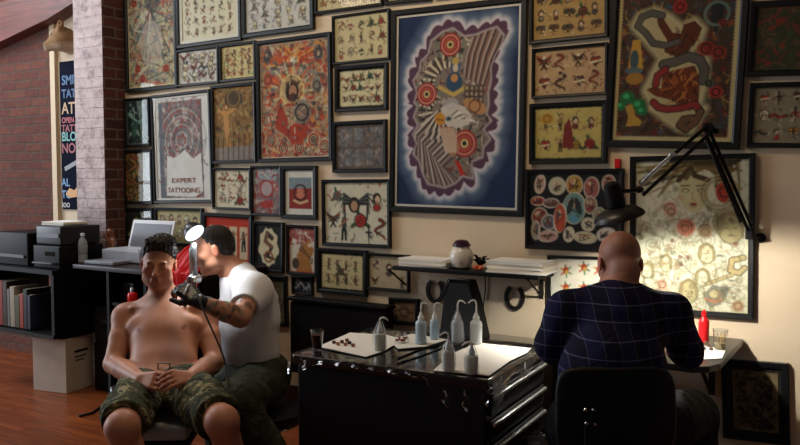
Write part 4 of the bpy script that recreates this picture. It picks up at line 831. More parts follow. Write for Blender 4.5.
framed('framed_flash_sheet', (541, 604, 345, 350, 405.5, 412), 'black-framed yellow and red flash sheet low on the wall, under the work desk', lambda a: (a.speckle(['9a2a20', 'b8552a', '6a3a1c', '4a5a30', 'd8c070'], 260, 1.2, 3.4, None, .85, 6)), 'c6b25c', 2.6, glass=False)
o = MB().box(PY(617.6, 163.5, WALL-.008), (.027, .014, .048), bev=.002).link('wall_tag', M['red']); top(o, 'tiny red tag stuck to the wall between the yellow sheet and the woman print', 'tag')

# ================================================================== FURNITURE
V = Vector
def cyl_between(b, p, q, r, seg=10): b.tube([p, q], r, seg)
# --- rolling tool cabinet / workstation
WX0, WX1, WY0, WY1, WZ = -2.04, -1.205, 2.47, 3.12, 0.80
t = empty('tool_cabinet', ((WX0+WX1)/2, (WY0+WY1)/2, 0), 'black rolling tool cabinet wrapped in film, with bottles on top, in the middle foreground', 'cabinet')
cxw, cyw = (WX0+WX1)/2, (WY0+WY1)/2
MB().box((cxw, cyw, .43), (WX1-WX0-.03, WY1-WY0-.03, .66)).link('body', M['black_satin'], t, bevel=.006)
MB().box((cxw, cyw, WZ-.02), (WX1-WX0, WY1-WY0, .04), bev=.008).link('worktop', M['black_gloss'], t, smooth='auto')
zz = [(.655, .745), (.56, .645), (.455, .55), (.33, .445), (.12, .32)]
for a_, b_ in zz:
    d_ = MB().box((WX1-.01, cyw, (a_+b_)/2), (.018, WY1-WY0-.07, b_-a_-.008), bev=.003).link('drawer', M['black_plastic'], t)
    MB().box((WX1+.008, cyw, b_-.016), (.014, WY1-WY0-.08, .014), bev=.004).link('drawer_handle', M['steel'], d_, smooth='auto')
for sx in (WX0+.08, WX1-.08):
    for sy in (WY0+.08, WY1-.08):
        c_ = MB().box((sx, sy, .085), (.06, .06, .03)).link('caster', M['black_plastic'], t)
        MB().lathe((sx-.015, sy, .04), [(.0, 0), (.036, .002), (.04, .008), (.04, .022), (.036, .028), (0, .03)], 18, (1, 0, 0)).link('wheel', M['iron'], c_, smooth='auto')
# cling film wrapped over the worktop edges, crumpled down the front corner
rf = np.random.default_rng(4)
def film_h(u, v): return .003*math.sin(31*u+9*v)+.003*math.sin(97*u-23*v+1)+.0022*math.sin(29*v+140*u)+.002*math.sin(61*v-47*u)
def film_front(u, v):
    x = WX0-.012+(WX1-WX0+.024)*u
    low = .02+.10*math.exp(-((u-.88)/.15)**4)+.06*math.exp(-((u-.02)/.10)**2)
    return V((x, WY0-.012-abs(film_h(u, v*1.0))*(.4+1.2*v)-(.006*math.sin(70*u)*v), WZ+.004-low*v))
MB().sheet(film_front, 110, 14).link('cling_film', M['plastic_film'], t, smooth=True)
def film_side(u, v):
    y = WY0-.01+(WY1-WY0+.02)*u
    low = .04+.02*math.sin(u*16)+.09*math.exp(-(u/.12)**2)
    return V((WX1+.022+abs(film_h(u*1.3, v))*(.3+v), y, WZ+.004-low*v))
MB().sheet(film_side, 70, 10).link('cling_film', M['plastic_film'], t, smooth=True)
def film_top(u, v):
    x = WX0-.012+(WX1-WX0+.03)*u; y = WY0-.012+(WY1-WY0+.02)*v
    return V((x, y, WZ+.0016+max(0, film_h(u*.8, v*.8))*.12))
MB().sheet(film_top, 60, 40).link('cling_film', clear('flat_film', (.98, .98, .98), .9, .07, 1.3), t, smooth=True)
t.rotation_euler.z = math.radians(3.2); t_cab = t
# paper towels laid on the worktop
def paper(pts, z, label, m='white_paper', name='paper_towel', group=None, th=.002, tooth=0):
    b = MB(); P_ = [PZ(x, y, z) for x, y in pts]
    b.prism(P_, (0, 0, th)); o_ = b.link(name, M[m]); return top(o_, label, 'paper towel' if 'towel' in name else 'paper', group)
ps = [(433, 371), (452, 354), (478, 343), (531, 348.5), (527, 353), (510, 361), (489, 376), (470, 374)]
tw = paper(ps, WZ+.006, 'large white paper towel covering the right half of the black worktop')
bb = MB()
for px_, py_, ln in ((490, 375, .03), (513, 361, .026), (528, 352, .022)):    # drips of torn film tape over the edge
    p = PZ(px_, py_, WZ+.006); bb.box((WX1+.024, p.y, WZ-ln/2), (.002, .009, ln))
bb.link('tape_tab', M['white_plastic'], t_cab)
paper([(318, 347), (350, 333), (386, 335), (404, 340), (382, 352), (366, 357)], WZ+.006, 'white paper towel under the ink caps on the left half of the worktop')
paper([(388, 340), (412, 334), (447, 340), (436, 346), (398, 349)], WZ+.0062, 'white paper sheet beneath the clear bag of red caps on the worktop')
# dark strap lying over the film
b = MB(); p0, p1 = PZ(398, 359, WZ+.012), PZ(447, 341, WZ+.012); b.tube([p0, (p0+p1)/2+V((0, 0, .004)), p1], .006, 8)
top(b.link('machine_cable', M['black_plastic'], smooth=True), 'short black cable lying between the paper towels on the worktop', 'cable')

# --- bottles
def wash_bottle(c, r, h, liquid, label, bend=1, tube_h=.05, bag=False, cone=.035, group=None, lev=.8, milk='dfe6ea', kind='squeeze_bottle'):
    c = V(c); t_ = empty(kind, c, label, 'bottle', group)
    MB().lathe(c, [(r*.8, 0), (r, .005), (r, h*.82), (r*.9, h*.92), (r*.5, h)], 24).link('bottle_body', milky('milky_plastic_'+milk, milk, .82), t_, smooth='auto')
    MB().lathe(c+V((0, 0, .004)), [(r*.8, 0), (r*.93, .004), (r*.93, h*lev), (.001, h*lev+.001)], 24).link('liquid', milky('liquid_'+liquid, liquid, .55, .15), t_, smooth='auto')
    MB().lathe(c+V((0, 0, h)), [(r*.55, -.004), (r*.56, .012), (r*.42, .016), (r*.16, cone), (.003, cone+.004)], 20).link('cap', M['white_plastic'], t_, smooth='auto')
    b_ = MB(); s = c+V((0, 0, h+cone)); e = s+V((0, 0, tube_h)); d_ = RT*bend
    b_.tube([s, s+V((0, 0, tube_h*.7)), e+d_*.004, e+d_*.012+V((0, 0, .003)), e+d_*.022, e+d_*.034-V((0, 0, .01))], [.004, .004, .0038, .0036, .0034, .0024], 10).link('spout', M['white_plastic'], t_, smooth=True)
    if bag:
        def bg(u, v):
            a_ = u*2*math.pi; rr = r*(1.12+.09*math.sin(a_*3+v*5)+.05*math.sin(a_*7))*(1 if v < .6 else 1-(v-.6)*1.7); return c+V((math.cos(a_)*rr, math.sin(a_)*rr, .002+v*(h+cone)))
        MB().sheet(bg, 30, 14).link('plastic_bag', M['plastic_film'], t_, smooth=True)
    return t_
def onb(px_, py_): return PZ(px_, py_, WZ+.009)
wash_bottle(onb(421, 343.5), .0235, .100, 'c4dcec', 'clear squeeze bottle of pale blue water, leftmost of the pair beside the small brown sketch', 1, .034, milk='c2d8e8')
wash_bottle(onb(434.5, 339), .020, .088, 'b8d4e8', 'pale blue squeeze bottle just right of and behind the leftmost blue one', 1, .03, milk='b9d2e6')
wash_bottle(onb(457.5, 342.5), .0235, .098, 'c3ccd6', 'white squeeze bottle standing before the black tapered stand, spout bent right', 1, .042, bag=True)
wash_bottle(onb(476, 343.5), .0255, .100, 'ccd2d2', 'cloudy white squeeze bottle below the shelf cable, spout bent left', -1, .045)
wash_bottle(onb(380, 350), .0235, .070, 'cfd2c0', 'small squeeze bottle of cloudy yellowish liquid near the cup of dark drink', 1, .014, cone=.045, milk='e2e2d6', bag=True)
wash_bottle(onb(448.5, 370.5), .0225, .078, 'cfcfc8', 'small bagged squeeze bottle near the front edge, left of the yellow one', -1, .022, bag=True, milk='e0ddd6')
wash_bottle(onb(471.5, 374), .0225, .070, 'b9b25a', 'small bagged squeeze bottle with a little yellow liquid at the front corner', -1, .006, bag=True, lev=.3, milk='d9d8c8')
# plastic cup with a dark drink
c = PZ(317.3, 349, WZ+.006)
t = empty('plastic_cup', c, 'clear plastic cup of dark red drink at the left end of the worktop', 'cup')
MB().lathe(c, [(.018, 0), (.0195, .001), (.0265, .072), (.0285, .074), (.0285, .077), (.0255, .077), (.0185, .003)], 24).link('cup_wall', M['tumbler'], t, smooth='auto')
MB().lathe(c+V((0, 0, .003)), [(.0175, 0), (.0245, .056), (.001, .0565)], 24).link('drink', mat('dark_red_drink', '3a1014', .15, noise=0), t, smooth='auto')
# ink caps
caps = [(334, 343.5, '6a2a20'), (338, 345, 'a85a34'), (342, 343, '5a2018'), (345.5, 345.5, 'b0704a'), (349.5, 344, '2a1c1c'), (353, 346.5, '8a5a3c'), (347, 341.5, '7a3a24')]
for i, (x_, y_, c_) in enumerate(caps):
    c = PZ(x_, y_, WZ+.009); o = MB().lathe(c, [(.006, 0), (.008, .002), (.0085, .011), (.007, .011), (.0062, .006), (.001, .006)], 12).link('ink_cap', mat('cap_'+c_, c_, .3, noise=0), smooth='auto')
    top(o, 'tiny ink cap on the paper towel beside the cup, %s from the cup' % ['nearest', 'second', 'third', 'fifth', 'sixth', 'farthest', 'fourth, rearmost,'][i], 'ink cap', 'ink caps beside the cup')
c = PZ(401.5, 342, WZ+.01); t = empty('cap_bag', c, 'clear bag filled with red and brown caps beside the blue bottles', 'bag')
R_ = random.Random(4); bb = MB()
for q in range(16): bb.lathe(c+V((R_.uniform(-.02, .02), R_.uniform(-.018, .018), R_.uniform(.001, .018))), [(.004, 0), (.006, .006), (.001, .006)], 8)
bb.link('red_caps', mat('brick_red_caps', '8a3a28', .35, noise=.2, scale=80), t, smooth='auto')
MB().sheet(lambda u, v: c+V((math.cos(u*6.283)*.034*(1-.55*v**2)*(1+.12*math.sin(u*19)), math.sin(u*6.283)*.028*(1-.55*v**2), -.004+.045*v)), 24, 8).link('bag_film', M['plastic_film'], t, smooth=True)

# --- long folded table against the wall behind the cabinet
bx0, bx1 = PY(288.5, 320, 3.95).x, PY(386, 320, 3.95).x
t = empty('folded_table', ((bx0+bx1)/2, 4.0, 0), 'long black padded folding table standing on edge against the wall behind the cabinet', 'table')
MB().box(((bx0+bx1)/2, 4.0, .48), (bx1-bx0, .075, .46), bev=.012).link('padded_top', M['black_leather'], t, smooth='auto')
MB().box(((bx0+bx1)/2, 3.995, .728), (bx1-bx0+.02, .10, .022), bev=.005).link('edge_rail', M['black_plastic'], t, smooth='auto')
for x_ in (bx0+.09, bx1-.09):
    MB().box((x_, 4.0, .13), (.04, .06, .26)).link('leg', M['black_plastic'], t)
# --- low black cabinet below the shelf
t = empty('low_cabinet', (-1.9, 3.7, 0), 'low black cabinet against the wall beneath the shelf, mostly hidden by the tool cabinet', 'cabinet')
MB().box((-1.9, 3.73, .31), (.84, .66, .58)).link('body', M['black_satin'], t, bevel=.005)
MB().box((-1.9, 3.72, .61), (.88, .70, .03), bev=.006).link('top_board', M['black_gloss'], t, smooth='auto')
for s in (-1, 1): d_ = MB().box((-1.9+s*.205, 3.393, .31), (.4, .014, .54), bev=.003).link('door', M['black_plastic'], t); MB().tube([(-1.9+s*.04, 3.375, .36), (-1.9+s*.04, 3.375, .48)], .006).link('door_handle', M['steel'], d_)
# --- tapered black stand under the shelf
q4 = [PY(439, 338, 3.86), PY(482, 338, 3.86), PY(474, 297, 3.86), PY(469, 281, 3.86), PY(449, 279.5, 3.86), PY(444, 295, 3.86)]
z0 = .626
q4[0].z = z0; q4[1].z = z0; q4[1].x += .01
t = empty('speaker', ((q4[0].x+q4[1].x)/2, 3.89, z0), 'tall tapered black speaker under the shelf, behind the squeeze bottles', 'speaker')
MB().prism(q4, (0, .09, 0)).link('cabinet_shell', M['black_plastic'], t, bevel=.006)
MB().prism([V((q.x*.9+.1*(q4[0].x+q4[1].x)/2, 3.853, (q.z-.76)*.9+.76)) for q in q4], (0, .006, 0)).link('grille', mat('grille_cloth', '1a1c1e', .9, noise=.2, scale=200), t)
b = MB(); b.tube([q4[5]+V((-.004, -.006, .0)), q4[4]+V((-.002, -.006, .006)), q4[3]+V((0, -.006, .004))], .006); b.link('top_trim', mat('grey_trim', '4a4d50', .35, .5, noise=0), t, smooth=True)

# --- wall shelf with brackets
sx0, sx1 = PZ(393.5, 265, 1.0).x, PZ(535, 276, 1.0).x
t = empty('wall_shelf', ((sx0+sx1)/2, 3.98, .97), 'narrow black wall shelf carrying two stacks of paper and a jar', 'shelf')
MB().box(((sx0+sx1)/2, 3.975, .985), (sx1-sx0, .23, .024), bev=.004).link('shelf_board', M['black_satin'], t, smooth='auto')
for x_ in (PY(405, 290, 4.08).x, PY(546, 275, 4.08).x-.03):
    b = MB(); b.box((x_, 4.092, .915), (.022, .006, .14)); b.tube([(x_, 4.085, .86), (x_, 3.90, .968)], .006); b.box((x_, 3.99, .970), (.022, .2, .005)); b.link('bracket', M['iron'], t)
def paper_stack(x0_, x1_, y0_, y1_, n, label, z=.9975, seed=0, m1='e8e4da'):
    R = random.Random(seed); t_ = empty('paper_stack', ((x0_+x1_)/2, (y0_+y1_)/2, z), label, 'papers')
    for i in range(n):
        th = R.uniform(.006, .013); w_, d_ = (x1_-x0_)*R.uniform(.93, 1), (y1_-y0_)*R.uniform(.9, 1); ang = R.uniform(-.06, .06); cx_, cy_ = (x0_+x1_)/2+R.uniform(-.008, .008), (y0_+y1_)/2
        zb = z
        def fn(u, v, zb=zb, th=th, w_=w_, d_=d_, ang=ang, cx_=cx_, cy_=cy_, i=i):
            x, y = (u-.5)*w_, (v-.5)*d_; e = max(0, abs(u-.5)*2-.75); return V((cx_+x*math.cos(ang)-y*math.sin(ang), cy_+x*math.sin(ang)+y*math.cos(ang), zb+th+.006*e*math.sin(i*2+v*3)))
        b = MB(); b.sheet(fn, 12, 6)
        g = b.link('sheets', [M['white_paper'], M['cream_paper']][i % 2] if i < n-1 else M['white_paper'], t_)
        s_ = g.modifiers.new('solid', 'SOLIDIFY'); s_.thickness = th; s_.offset = 0; g.location.z = 0
        z += th
        if g: g.data.transform(Matrix.Translation((0, 0, -th/2)))
    return t_
paper_stack(PY(397, 265, 3.88).x, PY(446, 265, 3.88).x, 3.88, 4.06, 5, 'white paper stack at the left end of the wall shelf', seed=3)
paper_stack(PY(485.5, 265, 3.88).x, PY(545, 265, 3.88).x, 3.865, 4.065, 6, 'larger loose white paper stack at the right end of the wall shelf', seed=5)
# jar with purple lid
c = PY(461.5, 264, 3.96); c.z = .9975
t = empty('ceramic_jar', c, 'white painted ceramic jar with a dark purple lid on the wall shelf', 'jar')
jm = NT('painted_ceramic'); tc_ = jm.n('ShaderNodeTexCoord'); vz = jm.n('ShaderNodeTexNoise', Scale=14.0, Detail=2.0); jm.l(tc_.outputs['Object'], vz.inputs['Vector'])
jm.l(jm.ramp(vz.outputs[0], [(0, '5a7898'), (.36, 'a8b4bc'), (.4, 'd8d0c4'), (.66, 'd8d0c4'), (.7, '8a4a40')]).outputs[0], jm.b.inputs['Base Color']); jm.b.inputs['Roughness'].default_value = .25
MB().lathe(c, [(.038, 0), (.055, .01), (.066, .045), (.067, .07), (.058, .1), (.045, .115), (.045, .122), (.04, .122)], 28).link('jar_body', jm.m, t, smooth='auto')
MB().lathe(c+V((0, 0, .122)), [(.048, 0), (.052, .004), (.05, .014), (.04, .02), (.042, .026), (.03, .034), (.01, .038)], 22).link('lid', mat('dark_purple', '3a1a30', .35, noise=.1), t, smooth='auto')
c = PY(480, 264, 3.95); c.z = .9975
t = empty('ribbon_ornament', c, 'black and orange ribbon ornament between the jar and the right paper stack', 'ornament')
b = MB(); R_ = random.Random(8)
for q in range(16):
    a_ = R_.uniform(0, 6.28); el = R_.uniform(.2, 1.5); d_ = V((math.cos(a_)*math.cos(el), math.sin(a_)*math.cos(el), math.sin(el))); L = R_.uniform(.04, .085); b.tube([c+V((0, 0, .02)), c+V((0, 0, .03))+d_*L*.6, c+V((0, 0, .02))+d_*L+V((R_.uniform(-.01, .01), 0, -.008))], [.004, .009, .002], 6)
b.link('black_ribbons', M['black_plastic'], t, smooth=True)
b = MB()
for q in range(7): a_ = q*.9; b.tube([c+V((0, -.012, .012)), c+V((math.cos(a_)*.022, -.03, .014+math.sin(a_)*.008)), c+V((math.cos(a_)*.036, -.022, .010+abs(math.sin(a_))*.02))], [.006, .009, .003], 6)
b.link('orange_petals', mat('orange_fabric', 'd0603a', .6), t, smooth=True)
# horseshoes
def horseshoe(px_, py_, r, label, open_up=True):
    c = PY(px_, py_, 4.085); b = MB(); pts = []; a0 = .55
    for q in range(21): a_ = math.pi/2+a0+(2*math.pi-2*a0)*q/20; pts.append(c+V((math.cos(a_)*r*.86, 0, math.sin(a_)*r*1.08)))
    for i in range(20):
        t_ = (pts[i+1]-pts[i]).normalized(); n_ = t_.cross(V((0, 1, 0))); w_ = .011
        b.prism([pts[i]-n_*w_-t_*.001, pts[i]+n_*w_-t_*.001, pts[i+1]+n_*w_+t_*.001, pts[i+1]-n_*w_+t_*.001], (0, .012, 0))
    return top(b.link('horseshoe', M['iron']), label, 'horseshoe')
horseshoe(434.5, 291, .058, 'dark iron horseshoe on the wall left of the tapered speaker')
horseshoe(514, 297.5, .058, 'dark iron horseshoe on the wall beneath the right paper stack')
b = MB(); b.tube([PY(485, 273, 4.09), PY(485.5, 290, 4.092), PY(483.5, 305, 4.092), PY(482.5, 325, 4.092)], .0035, 6)
top(b.link('power_cable', M['black_plastic'], smooth=True), 'thin black cable running down the wall from the shelf', 'cable')

# --- work desk fixed to the wall on the right
dx0, dx1, dz = -1.40, -.60, .73
t = empty('work_desk', ((dx0+dx1)/2, 3.77, dz-.04), 'black-topped wall desk where the bald man works', 'desk')
pts = [(dx0, 3.42), (dx1-.09, 3.38), (dx1-.03, 3.42), (dx1, 3.50), (dx1, 4.09), (dx0, 4.09)]
MB().prism([V((x, y, dz-.028)) for x, y in pts], (0, 0, .028)).link('desktop', mat('grey_black_laminate', '2a2a2b', .3, noise=.04), t, bevel=.004)
MB().box(((dx0+dx1)/2-.02, 3.75, dz-.045), (dx1-dx0-.12, .03, .034)).link('rail', M['iron'], t)
for x_ in (dx0+.27, dx1-.14): b = MB(); b.box((x_, 4.09, dz-.16), (.03, .012, .26)); b.tube([(x_, 4.08, dz-.28), (x_, 3.72, dz-.035)], .01); b.link('bracket', M['iron'], t)
MB().box((dx0+.006, 3.54, (dz-.03)/2), (.01, .2, dz-.03)).link('glass_end_panel', M['green_glass'], t)
def on_desk(x, y): return PZ(x, y, dz+.0015)
def dsheet(pts, label, name='paper_sheet'): return top(MB().prism([on_desk(*p) for p in pts], (0, 0, .0015)).link(name, M['white_paper']), label, 'paper')
dsheet([(664, 352), (700, 345.5), (726, 349.5), (722, 358.5), (690, 360)], 'white paper lying on the desk by the man right elbow')
dsheet([(541, 349), (556, 343), (580, 346), (566, 354)], 'white paper at the left end of the desk, beside the man left arm')
c = on_desk(703.5, 342)
t = empty('soap_bottle', c, 'bright red plastic bottle standing at the back of the work desk', 'bottle')
MB().lathe(c, [(.021, 0), (.024, .003), (.0245, .09), (.022, .105), (.011, .118), (.0105, .124)], 24).link('bottle_body', M['red'], t, smooth='auto')
MB().lathe(c+V((0, 0, .124)), [(.013, 0), (.013, .016), (.005, .022), (.0045, .03)], 16).link('cap', M['red'], t, smooth='auto')
c = on_desk(693.5, 337)
t = empty('dropper_bottle', c, 'small white bottle with a black tip, left of the red bottle', 'bottle')
MB().lathe(c, [(.011, 0), (.0125, .002), (.0125, .04), (.006, .046)], 18).link('bottle_body', M['white_plastic'], t, smooth='auto')
MB().lathe(c+V((0, 0, .046)), [(.008, 0), (.008, .012), (.004, .016), (.004, .028), (.0015, .034)], 14).link('black_tip', M['black_plastic'], t, smooth='auto')
c = on_desk(720, 350)
t = empty('plastic_tumbler', c, 'clear plastic tumbler with brush tips inside, at the right end of the desk', 'tumbler')
MB().lathe(c, [(.022, 0), (.0235, .001), (.032, .088), (.034, .09), (.034, .093), (.031, .093), (.0225, .003)], 24).link('tumbler_wall', M['tumbler'], t, smooth='auto')
MB().lathe(c+V((0, 0, .003)), [(.021, 0), (.024, .03), (.001, .0305)], 20).link('tan_contents', milky('tan_liquid', 'b09a70', .6), t, smooth='auto')
for q in range(3): MB().tube([c+V((.006*q-.006, .004*q, .01)), c+V((.014*q-.012, .006*q-.004, .075))], .003, 8).link('brush', mat('tan_stick', 'a8894c', .5), t, smooth=True)
R_ = random.Random(2)
for i, (x_, y_) in enumerate([(699, 348), (704, 350), (708, 347), (702, 345.5), (711, 350.5), (706, 344.5)]):
    c = on_desk(x_, y_); b = MB(); b.lathe(c, [(.006, 0), (.009, .004), (.0085, .012), (.003, .016)], 10)
    top(b.link('ink_cap', mat('brown_caps', '6a5044', .5, noise=.25, scale=60), smooth='auto'), 'brown ink cap before the red bottle, %s of the cluster' % ['leftmost', 'foremost', 'second from right', 'second from left', 'rightmost', 'rearmost'][i], 'ink cap', 'ink caps before the red bottle')

# --- architect lamp
t = empty('desk_lamp', PY(751, 243, 4.08), 'black jointed architect lamp reaching from the right edge over the bald man', 'lamp')
J0, J1, J2, HD = P(749, 232, 3.72), P(708.5, 128, 3.62), P(640, 192, 3.50), P(612, 194, 3.45)
b = MB(); b.box(P(750, 234, 3.74), (.035, .05, .05), bev=.004); b.tube([P(750, 236, 3.74), PY(760.5, 238, 4.098)], .011, 10); b.lathe(PY(760.5, 238, 4.086), [(.024, 0), (.024, .012)], 18, (0, 1, 0)); b.link('wall_clamp', M['black_plastic'], t, smooth='auto')
off = RT*.012
b = MB()
for a_, c_ in (((-6, 2), (-8, 6)), ((5, -3), (2, 4))): b.tube([P(749+a_[0]*.5+2, 230, 3.72), P(709+c_[0]*.4, 128+c_[1], 3.62)], .0085, 8)
b.tube([P(741, 222, 3.70), P(706, 138, 3.60)], .0085, 8); b.link('lower_arm', M['black_plastic'], t, smooth=True)
b = MB(); b.lathe(J1-FW*-.0+V((0, -.02, 0)), [(.022, 0), (.024, .004), (.024, .034), (.022, .038)], 18, (0, 1, 0)); b.lathe(P(716, 131, 3.62)+V((0, -.02, 0)), [(.012, 0), (.013, .004), (.013, .036)], 14, (0, 1, 0)); b.link('elbow_joint', M['black_plastic'], t, smooth='auto')
b = MB(); b.tube([P(706, 127, 3.61), P(640, 183, 3.50)], .0085, 8); b.tube([P(709, 134, 3.59), P(643, 195, 3.48)], .0085, 8)
b.lathe(P(640, 190, 3.49)+V((0, -.02, 0)), [(.014, 0), (.014, .035)], 14, (0, 1, 0)); b.tube([P(640, 190, 3.49), P(617, 192, 3.45)], .009, 8); b.link('upper_arm', M['black_plastic'], t, smooth='auto')
b = MB(); pA, pB = P(671, 156, 3.53), P(641, 184, 3.48); d_ = pB-pA; n_ = 26; ax1 = d_.normalized().orthogonal().normalized(); ax2 = d_.normalized().cross(ax1)
b.tube([pA+d_*(i/(n_*8))+(ax1*math.cos(i*math.pi/4)+ax2*math.sin(i*math.pi/4))*.008 for i in range(n_*8+1)], .0022, 6); b.box(P(673, 154.5, 3.54), (.028, .02, .018), bev=.003); b.link('spring', M['chrome'], t, smooth=True)
# shade: a shallow dish with a socket on its top, tilted a little
hc = P(619, 216, 3.42); axd = (UP*.955+RT*-.26+FW*-.10).normalized()
sh = MB(); sh.lathe(hc, [(.108, -.012), (.11, -.008), (.104, .006), (.085, .024), (.055, .036), (.03, .042), (.030, .046), (.026, .046), (.028, .038), (.053, .031), (.082, .02), (.101, .003), (.106, -.010)], 36, axd).link('shade', mat('black_shade', '101012', .35, noise=0), t, smooth='auto')
MB().lathe(hc+axd*.04, [(.034, 0), (.040, .006), (.038, .06), (.034, .10), (.014, .112)], 24, axd).link('socket', M['black_plastic'], t, smooth='auto')
MB().lathe(hc+axd*.0, [(.002, -.004), (.018, -.002), (.026, .01), (.022, .026), (.012, .04)], 20, axd).link('bulb', mat('lit_bulb', 'fff4dd', .3, noise=0, emit='fff0d2', es=12), t, smooth='auto')
l = D.lights.new('desk_lamp_light', 'SPOT'); l.energy = 115; l.color = (1, .95, .83); l.shadow_soft_size = .03; l.spot_size = math.radians(150); l.spot_blend = .3
lo = D.objects.new('desk_lamp_light', l); C.objects.link(lo); lo.parent = t; lo.matrix_parent_inverse = Matrix.Translation(-V(t.location)); lo.location = hc-axd*.012
lo.rotation_euler = (-axd).to_track_quat('-Z', 'Y').to_euler()

# ================================================================== LEFT SIDE: COUNTER, SHELVES, PRINTERS
cx0, cx1, cy0 = -4.79, -3.58, 3.46
t = empty('counter', ((cx0+cx1)/2, 3.77, 0), 'long dark counter with cluttered open shelves behind the seated client', 'counter')
dark_wood = wood_mat('dark_stained_wood', '1c1210', '2a1a16', .35)
MB().box(((cx0+cx1)/2, 3.77, .895), (cx1-cx0, .62, .03), bev=.004).link('worktop', dark_wood, t, smooth='auto')
bx0_ = -4.48
MB().box((cx0+.05, 4.02, .44), (.04, .04, .88)).link('leg', M['black_satin'], t)
for x_ in (bx0_+.015, -4.10, cx1-.015): MB().box((x_, 3.78, .44), (.026, .58, .88)).link('upright', M['black_satin'], t)
MB().box(((bx0_+cx1)/2, 4.06, .44), (cx1-bx0_-.04, .015, .86)).link('back_board', M['black_satin'], t)
for z_ in (.10, .42, .66): MB().box(((bx0_+cx1)/2, 3.78, z_), (cx1-bx0_-.05, .56, .02)).link('shelf_board', M['black_satin'], t)
R_ = random.Random(17)
desc = ['dim grey', 'dull brown', 'dark green', 'blackish', 'dusty blue', 'faded tan', 'charcoal', 'murky red']
cols = ['34343a', '3a2a22', '1e2a24', '17171a', '202a38', '4a3c2e', '26262a', '3a1a1a']
for s_i, (z_, hmax, nm) in enumerate(((.11, .26, 'bottom'), (.43, .18, 'middle'), (.67, .16, 'top'))):
    x_ = bx0_+.06
    k_ = 0
    while x_ < cx1-.2 and k_ < 6:
        w_ = R_.uniform(.11, .2); h_ = R_.uniform(.5, .95)*hmax; ci = (k_*3+s_i*2) % 8
        if not (abs(x_+w_/2+4.10) < w_/2+.03):
            t2 = empty('storage_box', (x_+w_/2, 3.72, z_), '%s box on the %s shelf of the dark counter, %s from its left end' % (desc[ci], nm, ['first', 'second', 'third', 'fourth', 'fifth', 'sixth'][k_]), 'box', 'boxes on the counter shelves')
            MB().box((x_+w_/2, 3.72, z_+h_*.42), (w_-.02, .3, h_*.84)).link('box_body', mat('box_'+cols[ci], cols[ci], .6, noise=.15), t2, bevel=.004)
            MB().box((x_+w_/2, 3.72, z_+h_*.9), (w_-.008, .31, h_*.16)).link('lid', mat('lid_'+cols[ci], cols[ci], .5, noise=.1), t2, bevel=.003)
            k_ += 1
        x_ += w_+R_.uniform(.02, .07)
for nm_, z_, w_, h_, c_ in (('lower', .0, .30, .34, '121214'), ('upper', .345, .27, .24, '1a1818')):
    t2 = empty('equipment_case', (-4.66, 3.80, z_), '%s black equipment case of the pair under the left end of the counter' % nm_, 'case', 'equipment cases under the counter')
    MB().box((-4.66, 3.80, z_+h_/2), (w_, .34, h_), bev=.012).link('case_body', mat('case_'+c_, c_, .6, noise=.1, spec=.2), t2, smooth='auto')
    MB().box((-4.66, 3.622, z_+h_*.62), (.09, .02, .02), bev=.004).link('case_handle', M['iron'], t2, smooth='auto'); MB().box((-4.66, 3.80, z_+h_*.72), (w_+.006, .346, .008)).link('seam_strip', M['iron'], t2)
# open silver laptop-like scanner with raised lid
c = PY(134, 263, 3.82); c.z = .912
t = empty('scanner', c, 'silver flatbed scanner with its white-edged lid raised, on the dark counter', 'scanner')
MB().box(c+V((0.03, -.02, .045)), (.40, .24, .085), bev=.01).link('scanner_body', mat('silver_grey', '9a9ca4', .4, noise=.02), t, smooth='auto')
MB().box(c+V((0.03, -.03, .091)), (.33, .19, .006)).link('scan_bed', mat('pale_grey', 'c6c8cc', .3, noise=.02), t)
lidc = c+V((0.03, .135, .16)); RL = Matrix.Rotation(math.radians(-16), 4, 'X')
b = MB(); b.box(lidc, (.44, .018, .25), bev=.005, M4=RL); b.link('lid', mat('white_grey_edge', 'd8dade', .35, noise=.01), t, smooth='auto')
b = MB(); b.box(lidc+V((0, -.011, 0)), (.39, .006, .20), M4=RL); b.link('lid_panel', mat('mid_grey_panel', '6a6c72', .35, noise=.03), t)
top(MB().box((-4.60, 3.60, .924), (.28, .16, .022), rz=.06, bev=.004).link('laptop', mat('closed_silver', '8a8c92', .35, .3, noise=.03), smooth='auto'), 'closed thin silver laptop lying on the counter edge left of the scanner', 'laptop')
# red cloth hanging over the counter edge
def cloth(u, v):
    x = -3.95+.36*u; w_ = .012*math.sin(u*26+v*3)+.008*math.sin(u*51)
    if v < .45: q = v/.45; return V((x, 3.80-.35*q, .918+abs(w_)*1.5+.13*math.exp(-((u-.4)/.45)**2)*math.sin(3.1*min(1,q*1.0+.12))+.03*math.sin(9*u)**2*(1-q)))
    q = (v-.45)/.55; return V((x+.02*math.sin(q*3), 3.435+w_-.008*q, .918-.22*q*(1-.45*u)))
o = MB().sheet(cloth, 60, 40).link('red_cloth', M['red_cloth'], smooth=True, solid=.004); top(o, 'bright red cloth draped over the counter edge between client and tattooer', 'cloth')
# red box with clear bottle behind client
c = P(126, 297, 5.2)
t = empty('spray_can', V((-4.19, 3.50, .67)), 'small red and silver can on the counter shelf beside the client ear', 'can')
MB().lathe(V((-4.23, 3.50, .68)), [(.03, 0), (.033, .004), (.033, .06), (.028, .07), (.014, .075)], 20).link('can_body', M['red'], t, smooth='auto')
MB().lathe(V((-4.23, 3.50, .755)), [(.014, 0), (.014, .022), (.010, .03)], 14).link('nozzle', M['steel'], t, smooth='auto')
